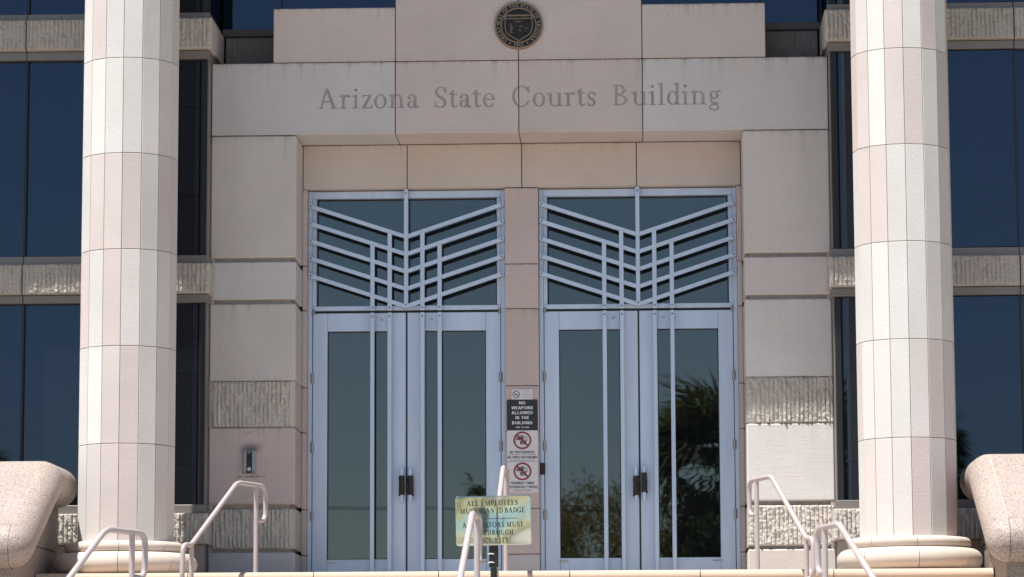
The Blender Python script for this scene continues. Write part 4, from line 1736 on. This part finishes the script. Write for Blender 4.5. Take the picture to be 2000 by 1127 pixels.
t_off = Vector((0, -0.02, 1.59))
t = thing('no_weapons_sign', 'black sign reading NO WEAPONS ALLOWED IN THE BUILDING between the doors', 'sign', t_off)
lplate('panel', M['black_sign'], t, t_off, 0.0, 1.591, .300, .298, .012, -.031, .010)
fn = loc_fn(t_off, -.0322)
caps('lettering', [('NO', .0, 1.694, .029, .060), ('WEAPONS', .0, 1.646, .029, .207), ('ALLOWED', .0, 1.598, .029, .207), ('IN THE', .0, 1.550, .029, .132), ('BUILDING', .0, 1.500, .029, .198), ('ARS 13-3102', .002, 1.463, .0145, .130)], M['sign_white_ink'], t, fn)


def camera_icon(t, fn, cx, cz, k):
    fl = Flat()

    def P(x, y):
        return cx + x * k, cz + y * k

    def rr(x0, y0, x1, y1):
        return fR(*P(x0, y0), *P(x1, y1))

    def ee(x, y, r_):
        return fE(*P(x, y), r_ * k, r_ * k)
    body = fU(rr(-.38, .02, .12, .34), ee(-.20, .44, .12), ee(.06, .46, .14), fL(*P(-.36, .18), *P(-.62, .34), .10 * k), fL(*P(-.62, .02), *P(-.62, .36), .10 * k), fL(*P(-.36, .16), *P(-.60, .04), .10 * k))
    body = fD(body, fU(ee(.06, .46, .06), ee(-.20, .44, .05), rr(-.28, .10, .02, .16)))
    phone = fD(rr(.24, -.02, .56, .40), rr(.28, .06, .52, .34))
    cam2 = fD(fU(rr(-.24, -.46, .42, -.06), rr(-.05, -.06, .2, .02)), fD(ee(.09, -.26, .15), ee(.09, -.26, .09)))
    bb = (cx - .7 * k, cx + .7 * k, cz - .6 * k, cz + .7 * k)
    fl.add(fU(body, phone, cam2), bb, .0018)
    fl.build('camera_symbol', M['sign_black'], t, fn)
    fl = Flat()
    circ = fD(fE(cx, cz, k, k), fE(cx, cz, .80 * k, .80 * k))
    sl_ = fI(fL(cx - .62 * k, cz + .62 * k, cx + .62 * k, cz - .62 * k, .19 * k), fE(cx, cz, .9 * k, .9 * k))
    fl.add(fU(circ, sl_), (cx - 1.05 * k, cx + 1.05 * k, cz - 1.05 * k, cz + 1.05 * k), .0018)
    o = fl.build('prohibition_ring', M['sign_red'], t, lambda a, b: (lambda p: (p[0], p[1] - .0006, p[2]))(fn(a, b)))
    return o


t_off = Vector((0, -0.02, 1.29))
t = thing('no_photography_sign', 'white sign with red ring reading NO PHOTOGRAPHY NO VIDEO RECORDING', 'sign', t_off)
lplate('panel', M['white_sign'], t, t_off, 0.0, 1.2895, .300, .301, .006, -.0295, .0085)
fn = loc_fn(t_off, -.0306)
camera_icon(t, fn, .0, 1.343, .087)
caps('lettering', [('NO PHOTOGRAPHY', .0, 1.216, .025, .240), ('NO VIDEO RECORDING', .0, 1.166, .025, .284)], M['sign_black'], t, fn, .20)
sans('small_print', [('Per Arizona Supreme Court Rule 122.1', .0, 1.147, .009, .236)], M['sign_black'], t, fn, .010)
mk('rule_line', *boxvf(-.135, .135, -.0303 - t_off.y, -.0296 - t_off.y, 1.2035 - t_off.z, 1.2062 - t_off.z), M['sign_black'], t)
t_off = Vector((0, -0.02, .985))
t = thing('spanish_photography_sign', 'white sign with red ring reading PROHIBIDO TOMAR FOTOGRAFÍAS Y VIDEOS', 'sign', t_off)
lplate('panel', M['white_sign'], t, t_off, 0.0, .985, .300, .300, .006, -.0295, .0085)
fn = loc_fn(t_off, -.0306)
camera_icon(t, fn, .0, 1.041, .087)
caps('lettering', [('PROHIBIDO TOMAR', .0, .916, .025, .222), ('FOTOGRAF\u00cdAS Y VIDEOS', .0, .878, .025, .284)], M['sign_black'], t, fn, .20)
sans('small_print', [('De acuerdo con Norma 122.1', .0, .860, .009, .16), ('del Tribunal Supremo de Arizona', .0, .847, .009, .19)], M['sign_black'], t, fn, .010)
for off in ((0, -.02, 1.2895), (0, -.02, .985)):
    pass

# ================================================================== SMALL FIXTURES
t = thing('intercom', 'grey intercom with black faceplate and white button on the left pier', 'intercom', (-2.586, -0.602, 1.10))
MB().box(-.060, .060, -.045, .0, -.108, .118, .006).build('housing', M['plastic_grey'], t)
MB().box(-.027, .027, -.0485, -.0451, -.106, .110, .001).build('faceplate', M['plastic_black'], t)
v, f = cylvf((0, -.048, -.068), (0, -.056, -.068), .0185, 20)
mk('call_button', v, f, M['button'], t, 40)
v, f = lathe_y([(.0001, -.05), (.010, -.05), (.012, -.054), (.021, -.056), (.023, -.048)], 24)
mk('camera_lens', [(a, b, c + .055) for a, b, c in v], f, M['dark_metal'], t, 40)
m_ = MB()
for q in range(5):
    m_.box(-.016, .016, -.0497, -.0483, .083 + q * .005, .0855 + q * .005)
m_.build('speaker_grille', M['plastic_grey'], t)
m_ = MB()
for x in (-.048, .048):
    for z in (-.096, .106):
        m_.cyl((x, -.044, z), (x, -.047, z), .006, 8)
m_.build('screw', M['bolt'], t)['kind'] = 'stuff'

t = thing('card_reader', 'small black card reader on the right door frame beside the Spanish sign', 'card reader', (0.187, 0.08, 1.072))
MB().box(-.030, .030, -.034, .0, -.056, .056, .006).build('housing', M['plastic_black'], t)
MB().box(-.018, .018, -.0362, -.0341, -.046, -.030, .0008).build('indicator', M['dark_metal'], t)

# ================================================================== HANDRAILS
RR = 0.0220


def handrail(bend, u, run, drop, floor_top, floor_low, label, ext=.14):
    """bend = top bend point; u = horizontal unit direction back towards the building; the rail falls the other way"""
    b = Vector(bend)
    u = Vector((u[0], u[1], 0)).normalized()
    t = thing('handrail', label, 'handrail', (b.x, b.y, floor_top), 'mauve tubular stair handrails')
    o = Vector((b.x, b.y, floor_top))

    def P(s_, dz):
        return b + u * s_ + Vector((0, 0, dz)) - o
    sp = .36
    pts = [P(sp + .015, -.315), P(sp + .175, -.315), P(sp + .19, .0), P(0, 0), P(-run, -drop), P(-run - ext, -drop), P(-run - ext - .015, -drop - .33), P(-run + .0, -drop - .345)]
    path = fillet(pts, [0, .12, .12, .07, .05, .12, .12, 0], 8)
    mk('rail', *tubevf(path, RR, 14), M['rail'], t, 50)
    fl_t = -.0
    for s_, dz, fz in ((sp, -.01, floor_top), (-run + .01, -drop - .01, floor_low)):
        top = P(s_, dz)
        bot = Vector((top.x, top.y, fz - o.z))
        m_ = MB().cyl(tuple(bot), tuple(top), RR * .96, 14)
        m_.build('post', M['rail'], t, 50)
        MB().cyl(tuple(bot + Vector((0, 0, .0005))), tuple(bot + Vector((0, 0, .012))), .05, 16).build('base_flange', M['rail'], t, 40)
    return t


handrail((-2.450, -2.62, .755), (.36, .93), .83, .60, L, L - riser * 3, 'upper left handrail in front of the intercom')
handrail((2.300, -2.62, .775), (-.33, .94), .80, .60, L, L - riser * 3, 'upper right handrail in front of the split-face pier base')
handrail((-.070, -2.78, .862), (.02, 1), 1.0, .58, L, L - riser * 3, 'upper middle handrail behind the brass sign')
handrail((-2.560, -8.95, -.048), (.36, .93), 1.0, .75, T2, T2 - r2 * 3, 'lower left handrail in front of the column base')
handrail((2.500, -8.95, -.045), (-.22, .975), 1.0, .52, T2, T2 - r2 * 3, 'lower right handrail in front of the column base')
handrail((-.020, -8.95, .045), (.04, 1), 1.0, .56, T2, T2 - r2 * 3, 'lower middle handrail in front of the brass sign')

# ================================================================== BRASS SIGN
bo = Vector((-.010, -6.0, T2))
t = thing('employee_sign', 'brass notice board on a black post about employee badges and visitor security', 'sign', bo)
SW, SH = .588, .386
SZ = .184 - bo.z
roll = R(1.1)
TILT = R(1.55)


def sp_(a, b, lift=0.0):
    """a point of the slightly buckled plate, a/b measured from its middle"""
    y = .0035 * math.sin(a * 9 + b * 5 + .6) + .0022 * math.sin(b * 17 - a * 4) + .0012 * math.sin(a * 23 + 1.0) + .035 * b * b
    y += .006 * math.exp(-((a - .04) / .05) ** 2) * math.exp(-((b) / .16) ** 2)
    y -= b * math.tan(TILT)
    x2, z2 = a * math.cos(roll) - b * math.sin(roll), a * math.sin(roll) + b * math.cos(roll)
    return (x2, y - lift, SZ + z2)


fl = Flat()
nx, nz = 90, 60
body = rounded(0, 0, SW, SH, .02)
v, f = contour(body, (-SW / 2 - .006, SW / 2 + .006, -SH / 2 - .006, SH / 2 + .006), .0095)
# the run-merged rows are too coarse for a buckled sheet, so lay a plain grid with rounded corners instead
vv, ff = [], []
for j in range(nz + 1):
    for i in range(nx + 1):
        a, b = -SW / 2 + SW * i / nx, -SH / 2 + SH * j / nz
        rc = .022
        ax, bz = SW / 2 - rc, SH / 2 - rc
        if abs(a) > ax and abs(b) > bz:
            dx, dz = abs(a) - ax, abs(b) - bz
            m2 = max(dx, dz)
            l = math.hypot(dx, dz)
            if l > 0:
                a = math.copysign(ax + dx * m2 / l, a)
                b = math.copysign(bz + dz * m2 / l, b)
        vv.append(sp_(a, b))
for j in range(nz):
    for i in range(nx):
        q = j * (nx + 1) + i
        ff.append((q, q + 1, q + nx + 2, q + nx + 1))
pl = mk('sign_plate', vv, ff, M['brass'], t, 60, solid=False)
md = pl.modifiers.new('thickness', 'SOLIDIFY')
md.thickness = .003
md.offset = -1
fl = Flat()
for text, x0, x1, base in (('ALL EMPLOYEES', -.204, .196, .118), ('MUST SCAN ID BADGE', -.260, .252, .0585), ('ALL VISITORS MUST', -.243, .236, -.0525), ('GO THROUGH', -.155, .157, -.1135), ('SECURITY', -.128, .118, -.174)):
    fl.text(text, x0, x1, base, .0405, .205, .072, .0021, .05)
fl.add(fR(-.200, .0125, .188, .0165), (-.21, .2, .005, .022), .002)
fl.build('lettering', M['ink'], t, lambda a, b: sp_(a, b, .0016))
m_ = MB()
for b in (.168, -.160):
    p = sp_(.0, b)
    m_.cyl((p[0], p[1] + .002, p[2]), (p[0], p[1] - .010, p[2]), .013, 12)
    m_.box(p[0] - .022, p[0] + .022, p[1] - .006, p[1] - .001, p[2] - .006, p[2] + .006, .001)
m_.build('bolt', M['steel'], t, 40)
MB().box(-.036, .036, .022, .060, .02 + .70, SZ + .16, .006).add(*cylvf((0, .041, .03), (0, .041, .73), .026, 16)).build('post', M['plastic_black'], t)
MB().cyl((0, .041, .0005), (0, .041, .035), .17, 28, .13).build('foot', M['plastic_black'], t, 40)
m_ = MB()
for z, a, b in ((.895, -.002, .036), (.822, -.040, .002), (.755, -.040, .004)):
    m_.add(*tubevf(fillet([(a, .019, z), ((a + b) / 2, .016, z + .006), (b, .019, z)], .02, 4), .0038, 8))
m_.build('cable_tie', M['tie_white'], t, 50)

# ================================================================== ACROSS THE STREET (seen in the glass)


def leaf_mat(name, c0, c1, trans=0.0):
    t = NT(name)
    n = t.noise(t.vec(), 4, 3)
    c = t.ramp(n, [(0.3, c0), (0.7, c1)])
    m_ = t.done(c, 0.6, spec=0.3)
    tr = t.n('BsdfTranslucent')
    t.set(tr, 'Color', t.mix(1.0, c, (1.3, 1.25, .7, 1), 'MULTIPLY'))
    ms = t.n('MixShader')
    ms.inputs[0].default_value = .45
    t.t.links.new(t.b.outputs[0], ms.inputs[1])
    t.t.links.new(tr.outputs[0], ms.inputs[2])
    t.t.links.new(ms.outputs[0], t.out.inputs[0])
    return m_


M['palm_leaf'] = leaf_mat('palm leaf', (.045, .058, .026), (.09, .095, .045))
M['palm_dead'] = leaf_mat('dead palm leaf', (.10, .075, .04), (.16, .12, .065))
M['bark'] = plain('palm bark', (.12, .095, .07), 0.95, vary=0.3, scale=6)
M['verde'] = leaf_mat('palo verde leaf', (.14, .11, .035), (.22, .17, .055))
M['hedge'] = leaf_mat('dark oleander leaf', (.03, .045, .018), (.06, .075, .03))


def frond_mesh(name, mat, n=22, length=1.25, spread=105, droop=0.35, seed=1):
    rr = random.Random(seed)
    v, f = [], []
    # stalk along +X, fan at its end
    for k, (x, w) in enumerate(((0, .03), (.9, .018))):
        v += [(x, -w, 0), (x, w, 0)]
    f.append((0, 1, 3, 2))
    for k in range(n):
        a = R(-spread + 2 * spread * k / (n - 1) + rr.uniform(-3, 3))
        ln = length * (1 - .25 * abs(a) / R(spread)) * rr.uniform(.85, 1.05)
        d = Vector((math.cos(a), math.sin(a), 0))
        nrm = Vector((-d.y, d.x, 0))
        o = Vector((.9, 0, 0))
        w = .035
        p1 = o + d * ln * .55 + Vector((0, 0, .04))
        p2 = o + d * ln + Vector((0, 0, -droop * ln * rr.uniform(.5, 1.1)))
        b = len(v)
        v += [tuple(o), tuple(p1 + nrm * w), tuple(p1 - nrm * w + Vector((0, 0, .015))), tuple(p2)]
        f += [(b, b + 1, b + 2), (b + 1, b + 3, b + 2)]
    me = bpy.data.meshes.new(name)
    me.from_pydata(v, [], f)
    me.materials.append(mat)
    return me


FG = [frond_mesh('frond', M['palm_leaf'], seed=k) for k in range(3)]
FD = frond_mesh('frond', M['palm_dead'], droop=.5, seed=9)


def palm(x, y, ztop, scale, label, nf=44, dead=14, seed=0, lean=0.0, girth=1.0):
    rr = random.Random(seed)
    t = thing('palm_tree', label, 'palm tree', (x, y, G))
    hc = ztop - G - 1.3 * scale
    pts = [(lean * (k / 8) ** 2, 0, hc * k / 8) for k in range(9)]
    mk('trunk', *tubevf(pts, [girth * (.24 - .008 * k) for k in range(9)], 10), M['bark'], t, 60)
    for k in range(nf + dead):
        isd = k >= nf
        o = bpy.data.objects.new('frond', FD if isd else rr.choice(FG))
        link(o, t)
        el = rr.uniform(-1.35, -.75) if isd else (math.asin(rr.uniform(-.75, .98)))
        az = rr.uniform(0, 2 * math.pi)
        o.location = (lean, 0, hc + (0 if not isd else -.2))
        o.rotation_euler = (rr.uniform(-.5, .5), -el, az)
        k_ = scale * rr.uniform(.85, 1.1)
        o.scale = (k_, k_, k_)
    return t


palm(3.85, -70, 9.0, 1.75, 'fan palm across the street, mirrored in the right-hand door', 46, 34, 1)
palm(-19.6, -70, 7.3, .6, 'fan palm mirrored in the left window bay', 40, 12, 2)
palm(6.9, -70, 8.0, .75, 'fan palm mirrored beside the right column', 40, 12, 3)
palm(-4.35, -78, 7.3, .42, 'thin palm with a small dead tuft mirrored in the left doors', 10, 9, 4, 0.0, .42)


def bushy(name, x, y, base, rx, rz, zc, nleaf, mat, label, cat, seed, trunks=4, leaf=1.0):
    rr = np.random.default_rng(seed)
    t = thing(name, label, cat, (x, y, base))
    m_ = MB()
    r0 = random.Random(seed)
    for k in range(trunks):
        a = r0.uniform(0, 6.28)
        e = Vector((math.cos(a) * rx * r0.uniform(.2, .75), math.sin(a) * rx * r0.uniform(.2, .75), zc - base + rz * r0.uniform(-.3, .6)))
        md_ = Vector((e.x * .3, e.y * .3, (zc - base) * .45))
        m_.add(*tubevf(fillet([(0, 0, 0), tuple(md_), tuple(e)], .8, 4), [.13, .12, .11, .10, .08, .06, .03], 6))
    m_.build('trunk', M['bark'], t, 60)
    cl = rr.normal(size=(60, 3))
    cl /= np.linalg.norm(cl, axis=1)[:, None]
    cl *= (rr.uniform(.35, 1, 60) ** .6)[:, None]
    ci = rr.integers(0, 60, nleaf)
    P = cl[ci] + rr.normal(size=(nleaf, 3)) * .13
    P = P * np.array([rx, rx, rz]) + np.array([0, 0, zc - base])
    d1 = rr.normal(size=(nleaf, 3)); d1 /= np.linalg.norm(d1, axis=1)[:, None]
    d2 = np.cross(d1, rr.normal(size=(nleaf, 3))); d2 /= np.linalg.norm(d2, axis=1)[:, None]
    s1, s2 = leaf * rr.uniform(.06, .16, (nleaf, 1)), leaf * rr.uniform(.03, .07, (nleaf, 1))
    V = np.stack([P - d1 * s1, P + d2 * s2, P + d1 * s1, P - d2 * s2], 1).reshape(-1, 3)
    F = np.arange(nleaf * 4).reshape(-1, 4)
    o = mk('crown', V.tolist(), F.tolist(), mat, t, solid=False)
    o['kind'] = 'stuff'
    return t


bushy('palo_verde', -.1, -76, G, 2.9, 2.9, 3.9, 22000, M['verde'], 'yellow palo verde mirrored in the right-hand entrance', 'tree', 5, 5, .62)
bushy('street_tree', 3.2, -67, G, 1.8, 1.9, 3.2, 7000, M['hedge'], 'dark green street tree under the large fan palm across the street', 'tree', 6)
rh = random.Random(12)
for k in range(14):
    x = -64 + k * 9.2 + rh.uniform(-2, 2)
    h = rh.uniform(1.1, 2.0)
    if abs(x + 1) < 9:
        h *= .8
    bushy('oleander_bush', x, -84 + rh.uniform(-4, 4), G, rh.uniform(4.0, 5.2), h, G + h * .9, 1500, M['hedge'], 'dark oleander bush in the row across the street', 'bush', 30 + k, 3)['group'] = 'oleander bushes across the street'


def pole(x, y, h, label):
    t = thing('utility_pole', label, 'utility pole', (x, y, G), 'wooden utility poles')
    MB().cyl((0, 0, 0), (0, 0, h), .15, 10, .11).build('mast', M['bark'], t, 50)
    MB().box(-.06, .06, -1.1, 1.1, h - .8, h - .68).build('crossarm', M['bark'], t)
    return t


pole(-58, -66, 10.2, 'wooden utility pole at the left end of the wires')
pole(62, -66, 10.2, 'wooden utility pole at the right end of the wires')
for dy, sag, z, lb in ((-1.0, 1.15, 9.40, 'tighter black power line hanging above the slack one'), (1.0, 1.40, 9.40, 'slacker lower black power line between the utility poles')):
    pts = [(-58 + 120 * k / 40, -66 + dy, G + z - sag * (1 - ((k - 20) / 20) ** 2)) for k in range(41)]
    o = mk('power_line', *tubevf(pts, .02, 6), M['gasket'], None, 60)
    tag(o, lb, 'power line', 'power lines between the poles')
